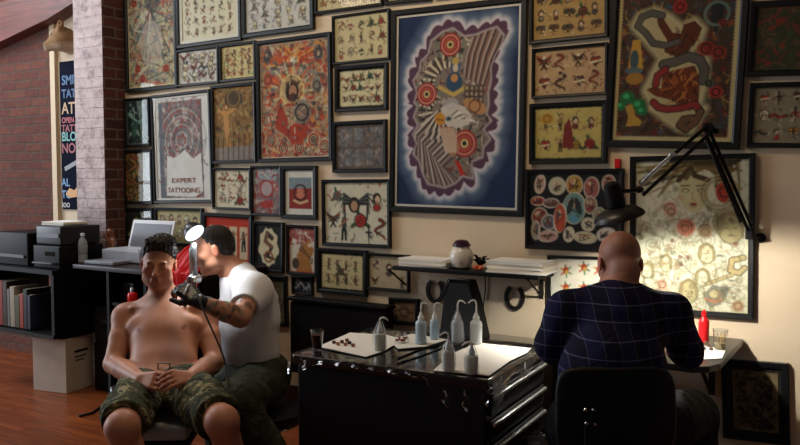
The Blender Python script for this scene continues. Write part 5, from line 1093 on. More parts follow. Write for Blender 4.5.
# water bottle at the counter end
c = V((PY(76, 262, 3.56).x+.05, 3.58, .91))
t = empty('water_bottle', c, 'clear plastic water bottle with a white cap at the left end of the counter', 'bottle')
MB().lathe(c, [(.028, 0), (.032, .004), (.032, .05), (.029, .056), (.032, .062), (.032, .13), (.026, .155), (.012, .175), (.012, .185)], 24).link('bottle_body', milky('water_plastic', 'b4bcc2', .5, .1), t, smooth='auto')
MB().lathe(c+V((0, 0, .185)), [(.0145, 0), (.0145, .018), (.012, .019)], 16).link('cap', M['white_plastic'], t, smooth='auto')
MB().lathe(c+V((0, 0, .07)), [(.0324, 0), (.0324, .05)], 24).link('label_band', mat('grey_label', '8a8e92', .5, noise=.1), t, smooth='auto')
# bookcase, printers and papers left of the counter
bx = -5.25
t = empty('shelf_unit', (bx, 3.55, 0), 'raised black shelf unit left of the counter, carrying machines above and books inside', 'shelf unit')
MB().box((bx, 3.60, .855), (.78, .5, .03)).link('top_board', M['black_satin'], t)
MB().box((bx, 3.60, .41), (.78, .5, .025)).link('shelf_board', M['black_satin'], t)
for x_ in (bx-.375, bx+.375): MB().box((x_, 3.60, .63), (.03, .48, .42)).link('side_panel', M['black_satin'], t)
for x_, y_ in ((bx-.37, 3.38), (bx-.37, 3.82), (bx+.37, 3.84)): MB().box((x_, y_, .2), (.03, .03, .4)).link('leg', M['black_satin'], t)
x_ = bx-.34; R_ = random.Random(5); bc = [('tall maroon', '5a1c1c'), ('dusty red', '8a2a24'), ('dark brown', '3a2820'), ('grey', '6a6664'), ('cream', '9a8f7c'), ('olive green', '4a4a30'), ('orange-red', '9a3a22'), ('black', '1a1a1c'), ('navy blue', '22283c'), ('pale pink', '9a7068')]
for i in range(9):
    w_ = R_.uniform(.03, .055); h_ = R_.uniform(.22, .33)
    t2 = empty('book', (x_+w_/2, 3.48, .43), '%s book in the raised shelf unit, number %s from the left' % (bc[i][0], ['one', 'two', 'three', 'four', 'five', 'six', 'seven', 'eight', 'nine'][i]), 'book', 'books in the raised shelf unit')
    MB().box((x_+w_/2, 3.48, .43+h_/2), (w_, .2, h_), bev=.003).link('cover', mat('book_'+bc[i][1], bc[i][1], .6, noise=.08), t2, smooth='auto')
    MB().box((x_+w_/2, 3.485, .43+h_/2), (w_-.01, .185, h_+.002)).link('pages', M['cream_paper'], t2)
    x_ += w_+.004
t = empty('printer', (-5.02, 3.58, .87), 'black printer with grey paper tray, lower machine of the stack by the brick pier', 'printer')
MB().box((-5.02, 3.60, .95), (.30, .36, .16), bev=.012).link('printer_body', M['black_plastic'], t, smooth='auto'); MB().box((-5.02, 3.44, .91), (.22, .12, .012), bev=.003).link('paper_tray', mat('dark_grey_tray', '3a3a40', .4), t, smooth='auto'); MB().box((-4.98, 3.42, .975), (.10, .008, .03)).link('display', M['black_gloss'], t)
t = empty('printer', (-5.02, 3.60, 1.032), 'dark machine with a grey front strip, on top of the black printer by the pier', 'printer')
MB().box((-5.02, 3.60, 1.10), (.28, .32, .13), bev=.01).link('printer_body', mat('brown_black_plastic', '1a1516', .4), t, smooth='auto'); MB().box((-5.02, 3.437, 1.10), (.24, .008, .03)).link('front_strip', mat('mid_grey_strip', '55555c', .4), t)
t = empty('printer', (-5.42, 3.60, .87), 'wide black machine at the far left of the raised shelf unit', 'printer')
MB().box((-5.42, 3.60, .99), (.38, .36, .24), bev=.012).link('printer_body', M['black_plastic'], t, smooth='auto'); MB().box((-5.42, 3.415, .94), (.3, .012, .02)).link('paper_slot', mat('mid_grey_strip', '55555c', .4), t)
paper_stack(-5.16, -4.92, 3.48, 3.70, 3, 'small white paper pile on top of the machines by the brick pier', z=1.168, seed=8)
# small brown figurine on the printers' right
c = V((-4.775, 3.78, .91))
B = Body(.004); B.ell(c+V((0, 0, .05)), (.035, .03, .05)); B.ell(c+V((0, 0, .13)), (.03, .028, .05)); B.ell(c+V((-.01, -.01, .20)), (.026, .026, .03)); B.cap(c+V((-.03, -.01, .14)), c+V((-.055, -.03, .19)), .012, .009); B.cap(c+V((.03, -.01, .14)), c+V((.045, -.03, .09)), .012, .009); B.ell(c+V((0, 0, .011)), (.042, .036, .011))
o = B.mesh('figurine', mat('brown_glazed_clay', '6a3c24', .4, noise=.2)); top(o, 'small reddish brown figurine with raised arm beside the machines by the pier', 'figurine')

# poster behind the pier, with its lettering
q0, q1 = PY(60.5, 62, 4.09), PY(60.5, 209, 4.09); x0p, x1p = PY(60.2, 100, 4.09).x, PY(60.2, 100, 4.09).x+.50
t = empty('wall_poster', ((x0p+x1p)/2, 4.09, q1.z), 'dark blue poster of coloured lettering, partly hidden behind the brick pier', 'poster')
MB().box(((x0p+x1p)/2, 4.093, (q0.z+q1.z)/2), (x1p-x0p, .008, q0.z-q1.z)).link('poster_sheet', mat('navy_poster', '0f1324', .9, noise=.05, spec=.1), t)
for body, py_, sz, c_ in (('SMITH', 85, .105, '3c648a'), ('TATTOO', 98, .095, '2f5680'), ('ATTO', 114, .13, 'b08c62'), ('OPEN', 123, .06, '9a2a2c'), ('TATT', 132, .08, '8a1c20'), ('BLO', 141, .10, '5f9c94'), ('NO', 153, .11, '8a1c20'), ('AL', 186, .09, '4a7aa8'), ('TO', 198, .09, '4a7aa8'), ('SOO', 207, .05, 'a8a8a4')):
    if body in ('OPEN', 'TATT', 'NO', 'AL', 'TO', 'SOO'): pass
    p = PY(61.8, py_, 4.086)
    text_mesh('lettering', body, sz, p, (1, 0, 0), (0, 0, 1), mat('poster_ink_'+c_, c_, .5, noise=0), t, thick=.0006, bold=.002)
z_ = PY(62, 165, 4.085).z; MB().box((x0p+.14, 4.0865, z_), (.2, .003, .035), M4=Matrix.Rotation(-.35, 4, 'Y')).link('grey_scroll', mat('poster_grey', '7a7a80', .5, noise=0), t)
z_ = PY(62, 194, 4.085).z; b = MB(); b.prism([V((x0p+a_, 4.085, z_+c_)) for a_, c_ in ((.05, .0), (.1, .05), (.16, .03), (.22, .08), (.26, .05), (.2, -.02), (.1, -.03))], (0, .002, 0)); b.link('yellow_emblem', mat('poster_yellow', 'c88a3c', .5, noise=0), t)

# mounted animal head above the poster
hc2 = P(62, 39, 6.35)
B = Body(.006)
w3 = lambda a_, b_, c_: hc2+(-RT)*a_*.72+UP*b_*.9+FW*c_
B.cap(w3(-.16, -.05, .10), w3(-.02, 0, .0), .105, .08, k=.05); B.ell(w3(.0, .0, 0), (.085, .082, .09), k=.05)
B.cap(w3(.02, -.01, 0), w3(.15, -.065, -.02), .062, .034, k=.04); B.ell(w3(.165, -.072, -.02), (.028, .028, .028), k=.02); B.cap(w3(.03, -.06, 0), w3(.14, -.095, -.02), .03, .019, k=.02)
for s_ in (-1, 1):
    B.cap(w3(-.02, .06, s_*.07), w3(-.04, .115, s_*.095), .030, .024, k=.01); B.ell(w3(-.035, .108, s_*.095-.02), (.016, .018, .014), k=.006, sub=True)
    B.ell(w3(.065, .022, s_*.058), (.012, .012, .012), k=.004)
def furcol(Vx):
    L = (Vx-np.array(hc2)); a_ = L @ -np.array(RT); b_ = L @ np.array(UP); c_ = L @ np.array(FW)
    col = np.tile(np.array(lin('8a6a48')), (len(Vx), 1)); m = np.clip((-.035-b_+a_*-.15)/.04, 0, 1)[:, None]; col = col*(1-m)+np.array(lin('c9b498'))*m
    m = np.clip((a_-.124)/.010, 0, 1)[:, None]; col = col*(1-m)+np.array(lin('14100e'))*m
    for s_ in (-1, 1): m = np.clip(1.6-np.sqrt((a_-.047)**2+(b_-.020)**2+(c_-s_*.062)**2)/.013, 0, 1)[:, None]; col = col*(1-m)+np.array(lin('0e0c0a'))*m
    return col
t = empty('mounted_animal_head', V((hc2.x+.1, 4.0, hc2.z-.12)), 'brown furry mounted animal head with round ears, facing left high beside the brick pier', 'animal head')
B.mesh('head', attr_mat('fur', .9, .14, 60, bump=.5), t, colfn=furcol)
# sloping wooden beam high on the left
bp = [PY(x, y, 3.96) for x, y in ((-30, 10), (30, -6), (62, -13), (74.5, -3), (74, 2), (60, 11), (47, 19), (-30, 56))]
o = MB().prism(bp, (0, .13, 0)).link('wooden_beam', wood_mat('red_beam_wood', '4e2216', '74382a', .5)); top(o, 'sloping reddish wooden beam high on the left, above the mounted animal head', 'beam')
# cardboard box on the floor
Ca, Cb, Cc = PZ(66.7, 394, 0), PZ(90.5, 386, 0), PZ(43, 392, 0)
ux = (Cb-Ca); uy = (Cc-Ca); ux.z = uy.z = 0; uy = V((-ux.y, ux.x, 0)).normalized()*.30; ux = ux.normalized()*.265
if uy.dot(Cc-Ca) < 0: uy = -uy
t = empty('cardboard_box', Ca+(ux+uy)/2, 'closed pale cardboard box on the wooden floor under the raised shelf unit', 'box')
b = MB(); b.prism([Ca, Ca+ux, Ca+ux+uy, Ca+uy], (0, 0, .375)); b.link('box_body', M['cardboard'], t, bevel=.004)
b = MB(); z_ = V((0, 0, .375))
b.prism([Ca+z_-ux*.01-uy*.01, Ca+z_+ux*1.01-uy*.01, Ca+z_+ux*1.01+uy*.495, Ca+z_-ux*.01+uy*.495], (0, 0, .005)); b.prism([Ca+z_-ux*.01+uy*.505, Ca+z_+ux*1.01+uy*.505, Ca+z_+ux*1.01+uy*1.01, Ca+z_-ux*.01+uy*1.01], (0, 0, .005)); b.link('top_flap', mat('pale_cardboard_top', 'c8bcae', .85, noise=.04), t)
nrm = -uy.normalized(); b = MB()
for k_, (u0, u1, zt, hh) in enumerate(((.30, .80, .27, .018), (.32, .74, .235, .012), (.34, .66, .21, .010))):
    n_seg = 5 if k_ else 1
    for s_ in range(n_seg):
        ua = u0+(u1-u0)*s_/n_seg; ub = ua+(u1-u0)/n_seg*(.8 if k_ else 1); pp = [Ca+ux*ua+V((0, 0, zt)), Ca+ux*ub+V((0, 0, zt)), Ca+ux*ub+V((0, 0, zt+hh)), Ca+ux*ua+V((0, 0, zt+hh))]; b.prism([p+nrm*.0005 for p in pp], nrm*.001)
b.link('printed_marking', M['ink'], t)
# stray strap and scrap on the floor
b = MB(); b.tube([PZ(79, 416, .008), PZ(92, 413, .008), PZ(101, 407, .01), PZ(106, 401, .012)], .008, 8); top(b.link('black_strap', M['black_plastic'], smooth=True), 'black strap lying on the floor between the box and the client', 'strap')

# ================================================================== PEOPLE
SK = attr_mat('skin', .5, .05, 25, sss=.12, spec=.4, bump=.04)
def cammat(name, cols, sc_=9, fold=.5):
    k = NT(name); tc = k.n('ShaderNodeTexCoord'); nz = k.n('ShaderNodeTexNoise', Scale=sc_, Detail=3.0, Distortion=1.2); k.l(tc.outputs['Object'], nz.inputs['Vector'])
    k.l(k.ramp(nz.outputs[0], cols, True).outputs[0], k.b.inputs['Base Color']); k.b.inputs['Roughness'].default_value = .85; k.b.inputs['Specular IOR Level'].default_value = .15
    n2 = k.n('ShaderNodeTexNoise', Scale=7.0, Detail=3.0, Distortion=2.0); k.l(tc.outputs['Object'], n2.inputs['Vector']); k.bump(n2.outputs[0], fold, .04); return k.m
def folds(freq, amp, d=(0.3, 0.5, 1.0), ph=0):
    d = np.array(d)
    def fn(X, Y, Z):
        a = X*freq*d[0]+Y*freq*d[1]+Z*freq*d[2]+ph; return amp*np.sin(a+2*np.sin(X*freq*.45+Z*freq*.3)+1.3*np.cos(Y*freq*.6))*(.6+.4*np.sin(Z*freq*.35+X*9))
    return fn
def skincol(base, heads, tattoos=(), marks=(), extra=None):
    def fn(Vx):
        col = np.tile(np.array(lin(base)), (len(Vx), 1))
        n = np.sin(Vx[:, 0]*13+Vx[:, 2]*9)*np.sin(Vx[:, 1]*11-Vx[:, 2]*17); col = col*(1+.05*n[:, None])
        for h, kw in heads: col = h.colour(Vx, col, base, **kw)
        for a, b, r, c, den in tattoos:
            a_, b_ = np.array(a), np.array(b); d = b_-a_; t_ = np.clip(((Vx-a_) @ d)/(d @ d), 0, 1); dist = np.linalg.norm(Vx-a_-t_[:, None]*d, axis=1)
            pat = np.sin(Vx[:, 0]*95+2*np.sin(Vx[:, 2]*70))+np.sin(Vx[:, 2]*120+2.5*np.sin(Vx[:, 0]*60+Vx[:, 1]*80))
            m = (np.clip((pat+den)*1.2, 0, 1)*(dist < r)*np.clip((t_)*8, 0, 1)*np.clip((1-t_)*8, 0, 1)*.75)[:, None]; pick = (np.sin(t_*17+1) > .2)[:, None]
            col = col*(1-m)+(np.where(pick, np.array(lin(c)), np.array(lin('2a2626'))))*m
        for c, r, cc, soft in marks:
            m = np.clip((1-np.linalg.norm(Vx-np.array(c), axis=1)/r)/soft, 0, 1)[:, None]; col = col*(1-m)+np.array(lin(cc))*m
        if extra: col = extra(Vx, col)
        return np.clip(col, 0, 1)
    return fn
def hair_mesh(h, name, m, parent, parts, disp=.003, res=.004, cuts=()):
    B = Body(res)
    for c, r in parts: B.ell(h.w(*c), np.array(r)*h.s, h.R, k=.02)
    for c, n in cuts: B.cut(h.w(*c), h.R @ np.array(n), ext=.4)
    return B.mesh(name, m, parent, dispfn=(lambda X, Y, Z: disp*np.sin(X*210+3*np.sin(Z*90))*np.sin(Z*170+2*np.cos(Y*120))+disp*.6*np.sin(Y*260+X*150)))

# ---------------------------------------------------------------- the seated client
hh = P(158.5, 264, 3.80)
hf = (-FW*1.0+RT*.16-V((0, 0, 1))*.16); head1 = Head(hh, hf, up=V((0, 0, 1))+RT*.07+FW*-.0)
neckb = P(164, 303, 3.86); shR, shL = P(126, 318, 3.84), P(205, 315, 3.86)
elR, elL = P(113.5, 364, 3.70), P(214, 362, 3.74); wrR, wrL = P(141, 379.5, 3.42), P(189, 378, 3.44)
hipc = P(164, 384, 3.60); hpR, hpL = P(143, 390, 3.60), P(187, 388, 3.60)
knR, knL = P(122, 428, 3.17), P(222, 422, 3.15)
anR, anL = V((knR.x+.02, knR.y+.06, .09)), V((knL.x-.03, knL.y+.08, .09))
t = empty('person', V((hipc.x, hipc.y, 0)), 'shirtless seated person with short dark hair and closed eyes, hands clasped, wearing camouflage shorts', 'person')
B = Body(.0048); head1.build(B, neckb, .057)
chR, chL = P(143.5, 325, 3.755), P(185, 324, 3.765)
B.ell(P(164, 332, 3.80), (.160, .100, .165), basis(-FW), k=.05)                       # ribcage
B.ell(P(164, 350, 3.73), (.146, .096, .15), basis(-FW), k=.08)                       # belly
B.ell(P(164, 366, 3.66), (.148, .100, .10), basis(-FW), k=.07)
B.ell(hipc, (.158, .12, .09), basis(-FW), k=.05)
B.ell(chR+UP*-.008, (.080, .046, .058), basis(-FW), k=.018); B.ell(chL+UP*-.008, (.080, .046, .058), basis(-FW), k=.018)   # pectorals
B.cap(neckb+UP*.02, shR+UP*.012, .048, .045, k=.05); B.cap(neckb+UP*.02, shL+UP*.012, .048, .045, k=.05)       # trapezius
B.cap(P(160, 311, 3.77), P(133, 308, 3.79), .011, .012, k=.02); B.cap(P(168, 311, 3.77), P(197, 307, 3.80), .011, .012, k=.02)   # collarbones
for sh, el, wr, q in ((shR, elR, wrR, -1), (shL, elL, wrL, 1)):
    B.ell(sh, (.062, .062, .066), k=.04); mid = sh.lerp(el, .45)
    B.cap(sh, mid, .056, .052, k=.03); B.cap(mid, el, .052, .043, k=.01); m2 = el.lerp(wr, .35)
    B.cap(el, m2, .043, .045, k=.02); B.cap(m2, wr, .045, .028, k=.01)
# clasped hands over the belt
hc3 = P(164, 382, 3.36)
fingers(B, wrR, P(160, 381, 3.34), -FW*1.0+UP*.5, .42, .004, -1, 1.02, tdir=RT*.9+UP*.25)
fingers(B, wrL+UP*.006-FW*.012, P(172, 378, 3.33), -FW*1.0+UP*.5, .50, .004, 1, 1.02, tdir=-RT*.9+UP*.25)
for hp, kn, an in ((hpR, knR, anR), (hpL, knL, anL)):
    B.cap(hp, kn, .085, .064, k=.04); B.ell(kn, (.064, .064, .066), k=.02); c2 = kn.lerp(an, .35)+V((.0, .03, 0)); B.cap(kn, c2, .058, .058, k=.02); B.cap(c2, an, .056, .036, k=.02)
bel = P(164, 356, 3.60)
B.ell(P(164.5, 356.5, 3.615), (.006, .012, .006), k=.012, sub=True)
nR, nL = P(142.5, 328.5, 3.74), P(187, 325.5, 3.75)
def nip(Vx, col):
    for c_ in (nR, nL):
        d = Vx-np.array(c_); al = d @ np.array(FW); rr = np.linalg.norm(d-al[:, None]*np.array(FW), axis=1); m = (np.clip((.014-rr)/.005, 0, 1)*(al < .05)*.8)[:, None]; col = col*(1-m)+np.array(lin('7a3c34'))*m
    return col
B.mesh('body', SK, t, colfn=skincol('bb8266', [(head1, dict(brow='2a1c16', stubble='6a4a40', lip='a45e54'))], extra=nip, marks=((P(164, 381, 3.33), .10, 'b86c58', 1.5), (knR, .09, 'b06a58', 1.2), (knL, .09, 'b86a56', 1.2))))
hair1 = attr_mat if 0 else mat('dark_brown_hair', '1c1411', .55, noise=.3, scale=120, bump=.5)
hair_mesh(head1, 'hair', hair1, t, [((0, .022, .055), (.082, .097, .080)), ((.0, -.035, .100), (.060, .05, .038)), ((.014, -.060, .116), (.046, .030, .028)), ((-.02, -.01, .118), (.055, .055, .03))], .004, cuts=[((0, 0, -.02), (0, 0, -1)), ((0, -.052, .06), (0, -.80, -.72))])
# camouflage shorts with belt
camo = cammat('camouflage_cloth', [(0, '1c1d16'), (.40, '3a3d28'), (.50, '4e4a34'), (.57, '8a8260'), (.61, '33301f'), (.70, '232a1c')], 11, .5)
B = Body(.006); B.ell(hipc+UP*-.0, (.176, .135, .085), basis(-FW), k=.05)
for hp, kn in ((hpR, knR), (hpL, knL)):
    d_ = (kn-hp).normalized(); B.cap(hp, hp.lerp(kn, .5), .108, .106, k=.05); B.cap(hp.lerp(kn, .5), kn-d_*.02, .106, .094, k=.02)
    B.cut(kn-d_*.045+V((0, 0, 0)), d_+UP*.05, ext=.17, k=.006)
for kn, hp, s_ in ((knR, hpR, -1), (knL, hpL, 1)): m_ = hp.lerp(kn, .62); B.ell(m_+RT*s_*.088+UP*.01, (.03, .08, .06), basis(kn-hp), k=.02)
B.mesh('camouflage_shorts', camo, t, dispfn=folds(38, .0045, (.5, .6, .8)))
b = MB(); pts = []
for q in range(33): a_ = q/32*2*math.pi; pts.append(P(164, 368.5, 3.655)+RT*math.cos(a_)*.156-FW*math.sin(a_)*.112+UP*(-.010*math.sin(a_)+.012*abs(math.cos(a_))))
b.tube(pts, .013, 8); b.link('belt', M['black_leather'], t, smooth=True)
b = MB(); bc = P(164, 366.5, 3.535)
for dx_ in (-.026, .026): b.box(bc+RT*dx_, (.006, .008, .036), rz=TH)
for dz_ in (-.016, .016): b.box(bc+V((0, 0, dz_)), (.056, .008, .006), rz=TH)
b.link('belt_buckle', M['steel'], t)
for s_, an in ((-1, anR), (1, anL)):
    B = Body(.006); f_ = V((.62, -.78, 0)); B.cap(an+V((0, 0, -.02)), an+f_*.16+V((0, 0, -.055)), .045, .032, k=.03); B.cap(an+V((0, 0, .02)), an-f_*.03+V((0, 0, -.045)), .045, .04, k=.03); B.cut(an+V((0, 0, -.088)), (0, 0, -1), ext=.5); B.mesh('shoe', mat('dark_grey_shoe', '1d1d20', .6), t)
# his chair: white-edged seat on a chrome post
sc_ = V((hipc.x, hipc.y, 0)); 
t = empty('client_chair', sc_, 'low black chair with a pale seat edge under the client in camouflage shorts', 'chair')
zs = hipc.z-.155
f2 = V((.57, -.82, 0)).normalized(); s2 = V((f2.y*-1, f2.x, 0)); angc = math.atan2(f2.y, f2.x)+math.pi/2
MB().box(sc_+f2*.06+V((0, 0, zs)), (.30, .36, .06), rz=angc, bev=.02).link('seat', mat('pale_grey_vinyl', 'a9aaac', .45), t, smooth='auto')
MB().box(sc_+f2*.06+V((0, 0, zs-.055)), (.30, .34, .04), rz=angc, bev=.01).link('seat_base', M['black_plastic'], t, smooth='auto')
MB().box(sc_-f2*.28+V((0, 0, zs+.30)), (.34, .05, .42), rz=angc, bev=.02).link('backrest', M['black_leather'], t, smooth='auto')
MB().tube([sc_-f2*.08+V((0, 0, zs-.06)), sc_-f2*.26+V((0, 0, zs-.04)), sc_-f2*.31+V((0, 0, zs+.12))], .014).link('back_bracket', M['iron'], t, smooth=True)
MB().tube([sc_+f2*.1+V((0, 0, .07)), sc_+f2*.1+V((0, 0, zs-.06))], .026, 16).link('post', M['chrome'], t, smooth='auto')
for q in range(5):
    a_ = q*1.2566+.3; e = sc_+f2*.1+V((math.cos(a_)*.27, math.sin(a_)*.27, .055)); l_ = MB().tube([sc_+f2*.1+V((0, 0, .09)), e], [.02, .012]).link('leg', M['iron'], t, smooth=True); MB().lathe(e+V((-.01, 0, -.028)), [(.0, 0), (.022, .002), (.026, .01), (.022, .018), (0, .02)], 14, (1, 0, 0)).link('caster', M['black_plastic'], l_, smooth='auto')
for s_ in (-1, 1): MB().tube([sc_+s2*.22*s_-f2*.02+V((0, 0, zs-.02)), sc_+s2*.235*s_-f2*.02+V((0, 0, zs+.14))], .008).link('arm_post', M['chrome'], t, smooth=True)

# ---------------------------------------------------------------- the tattooer in a white t-shirt
h2 = P(213.5, 250, 4.02)
f_ = (-RT*.93-UP*.30-FW*.22).normalized(); head2 = Head(h2, f_, up=UP*.95-RT*.30-FW*.10)
nb2 = P(237, 276, 4.06); s2n, s2f = P(253, 292, 3.90), P(240, 285, 4.26)
e2, w2 = P(240, 317, 3.66), P(199, 302, 3.56); hip2, hipf = P(262, 384, 3.98), P(258, 380, 4.18)
k2 = P(236, 402, 3.56); a2 = P(276, 466, 3.60); kf, af = P(214, 396, 4.0), V((0, 0, 0))
af = V((kf.x-.02, kf.y+.05, .09))
t = empty('person', V((hip2.x, hip2.y, 0)), 'seated tattooed person in a white t-shirt and olive trousers leaning over the shirtless client', 'person')
B = Body(.005); head2.build(B, nb2, .060)
B.cap(nb2, P(246, 310, 4.06), .065, .10, k=.05); B.cap(P(246, 310, 4.06), P(252, 365, 4.04), .10, .115, k=.05); B.cap(nb2, s2n, .05, .05, k=.05); B.cap(nb2, s2f, .05, .05, k=.05)
mid = s2n.lerp(e2, .5); B.cap(s2n, mid, .058, .054, k=.04); B.cap(mid, e2, .054, .046, k=.02); m2 = e2.lerp(w2, .35); B.cap(e2, m2, .046, .046, k=.02); B.cap(m2, w2, .046, .029, k=.01)
ef, wf = P(226, 318, 4.14), P(196, 303, 3.93); B.cap(s2f, ef, .055, .044, k=.04); B.cap(ef, wf, .044, .028, k=.02)
fingers(B, w2, P(189, 293, 3.57), UP*.8-FW*.6, .85, .004, 1, 1.02)
fingers(B, wf, P(186, 296, 3.82), UP*.8+FW*.4, .5, .004, -1, 1.0)
B.cap(hip2, k2, .09, .07, k=.05); B.cap(k2, a2, .06, .04, k=.02); B.cap(hipf, kf, .09, .065, k=.05); B.cap(kf, af, .058, .04, k=.02); B.ell(P(257, 378, 4.06), (.12, .12, .10), k=.05)
B.mesh('body', SK, t, colfn=skincol('b07a60', [(head2, dict(brow='2a1c16', lip='9a5a50', stubble='5a4038'))], tattoos=((e2, w2, .075, '3a6a62', .35), (s2n, e2, .075, '4a3430', .5), (ef, wf, .07, '3a4a48', .3))))
hair_mesh(head2, 'hair', mat('cropped_dark_hair', '1e1714', .7, noise=.3, scale=150, bump=.3), t, [((0, .022, .046), (.077, .091, .075)), ((0, .045, .0), (.071, .065, .062))], .001, cuts=[((0, 0, -.035), (0, -.25, -1)), ((0, -.060, .06), (0, -1, -.25))])
wt = mat('white_cotton', 'c9c8cb', .85, noise=.03, scale=30, spec=.15)
B = Body(.0055); B.cap(nb2+UP*-.02+RT*.012, P(249, 308, 4.06), .078, .138, k=.06); B.cap(nb2+UP*-.03+RT*.02, s2n+RT*.01, .075, .085, k=.08); B.cap(P(250, 300, 4.02), P(247, 330, 4.0), .11, .13, k=.08); B.cap(P(250, 310, 4.06), P(251, 352, 4.04), .138, .146, k=.05); B.cap(P(236, 330, 4.02), P(236, 354, 4.0), .09, .10, k=.06); B.cap(nb2+UP*-.05, s2f, .055, .068, k=.05)
se = s2n.lerp(e2, .68); B.cap(s2n, se, .074, .070, k=.07); B.cut(s2n.lerp(e2, .62), e2-s2n, ext=.12); B.cut(P(255, 362, 4.04), UP*-1+RT*-.10, ext=.45, k=.01)
sf = s2f.lerp(ef, .7); B.cap(s2f, sf, .068, .072, k=.04)
B.mesh('t_shirt', wt, t, dispfn=folds(40, .0055, (.9, .3, .6)))
ol = cammat('olive_cloth', [(0, '2a2c20'), (.45, '35372a'), (.58, '3e3f30')], 6, .5)
B = Body(.006); B.cap(hip2, hip2.lerp(k2, .5), .118, .112, k=.05); B.cap(hip2.lerp(k2, .5), k2, .112, .10, k=.03); B.cap(k2, a2, .092, .085, k=.04); B.cap(hipf, kf, .11, .095, k=.05); B.cap(kf, af+V((0, 0, .05)), .088, .07, k=.03); B.ell(P(258, 372, 4.06), (.17, .17, .12), k=.06)
mpk = hip2.lerp(k2, .6); B.ell(mpk+RT*.05-FW*.06, (.085, .03, .07), basis(-FW), k=.02)
B.mesh('trousers', ol, t, dispfn=folds(32, .005, (.6, .5, .8), 2))
blk = mat('black_nitrile', '0b0b0e', .35, noise=0, spec=.5)
B = Body(.004); fingers(B, w2, P(189, 293, 3.57), UP*.8-FW*.6, .85, .004, 1, 1.12); B.cap(w2+(w2-e2).normalized()*-.02, w2, .033, .032, k=.01); B.mesh('glove', blk, t)
B = Body(.004); fingers(B, wf, P(186, 296, 3.82), UP*.8+FW*.4, .5, .004, -1, 1.1); B.cap(wf+(wf-ef).normalized()*-.03, wf, .032, .031, k=.01); B.mesh('glove', blk, t)
for an, fd in ((a2, (RT*.5-UP*.4)), (af, (-RT*.8-FW*.2))):
    B = Body(.006); fd = V(fd).normalized(); B.cap(an, an+fd*.15+V((0, 0, -.04)), .048, .036, k=.03); B.cap(an+V((0, 0, .03)), an-fd*.02, .046, .046, k=.02)
    if an is af: B.cut(an+V((0, 0, -.088)), (0, 0, -1), ext=.4)
    B.mesh('shoe', mat('black_shoe', '151517', .55), t)
# tattoo machine in his hand with its cord
t = empty('tattoo_machine', P(190, 288, 3.58), 'small silver tattoo machine held in the black glove over the client shoulder', 'tattoo machine')
b = MB(); g0 = P(188, 288, 3.50); b.tube([g0+UP*.02+RT*.01, g0-RT*.012-UP*.03], .009, 12); b.link('grip', M['steel'], t, smooth=True)
b = MB(); b.box(g0+UP*.035+RT*.02, (.03, .02, .03), bev=.003); b.lathe(g0+UP*.02+RT*.005, [(.008, 0), (.009, .004), (.009, .03)], 14); b.lathe(g0+UP*.02+RT*.028, [(.008, 0), (.009, .004), (.009, .03)], 14); b.link('coil_frame', M['chrome'], t, smooth='auto')
b = MB(); b.tube([g0+UP*.02+RT*.03, P(201, 305, 3.50), P(210, 325, 3.50), P(219, 345, 3.56), P(226, 364, 3.60), P(229, 385, 3.44)], .0042, 8); top(b.link('thin_cable', mat('grey_green_cord', '4a504a', .5), smooth=True), 'thin grey cord hanging from the tattoo machine past the tattooer knee', 'cord')
# small treatment lamp with lit face
lp0, lp1, lp2 = P(193.5, 283, 3.74), P(192, 246, 3.74), P(196, 236, 3.74)
t = empty('treatment_lamp', PZ(200, 268, .91), 'small grey-armed lamp with a lit white face by the tattooer forehead', 'lamp')
b = MB(); b.tube([P(194, 277, 3.92), P(193, 250, 3.90), P(194, 243, 3.90)], [.020, .019, .014], 14); b.link('lamp_arm', mat('satin_grey', '8a8c90', .35, .6, noise=.02), t, smooth=True)
b = MB(); b.lathe(P(195, 279, 3.92)+V((0, -.03, 0)), [(.02, 0), (.024, .004), (.024, .05), (.02, .054)], 16, (0, 1, 0)); b.tube([P(195, 279, 3.92), P(190, 284, 4.1), V((-3.72, 3.90, .97)), V((-3.72, 3.93, .915))], .012, 10); b.link('lower_arm', M['steel'], t, smooth='auto')
MB().lathe(V((-3.70, 3.94, .9105)), [(.06, 0), (.06, .012), (.05, .018)], 24).link('lamp_foot', M['black_plastic'], t, smooth='auto')
la = (-FW*.42+RT*.62-UP*.62).normalized(); lh = P(194.5, 233, 3.90)
MB().lathe(lh, [(.01, .055), (.03, .05), (.045, .03), (.056, 0), (.056, -.004), (.053, -.004), (.042, .026), (.01, .046)], 28, -la).link('lamp_head', mat('black_lamp_shell', '0e0f11', .35, noise=0), t, smooth='auto')
MB().lathe(lh, [(.001, .004), (.046, .004), (.050, .002), (.050, -.002), (.001, -.003)], 28, -la).link('lit_lens', mat('lit_lens', 'eef4f6', .3, noise=0, emit='e6f2f6', es=1.6), t, smooth='auto')
l = D.lights.new('treatment_lamp_light', 'SPOT'); l.energy = 9; l.color = (.9, .97, 1); l.shadow_soft_size = .05; l.spot_size = math.radians(140); l.spot_blend = .5
lo = D.objects.new('treatment_lamp_light', l); C.objects.link(lo); lo.parent = t; lo.matrix_parent_inverse = Matrix.Translation(-V(t.location)); lo.location = lh+la*.02; lo.rotation_euler = V(RT*.30-UP*.8-FW*.35).to_track_quat('-Z', 'Y').to_euler()
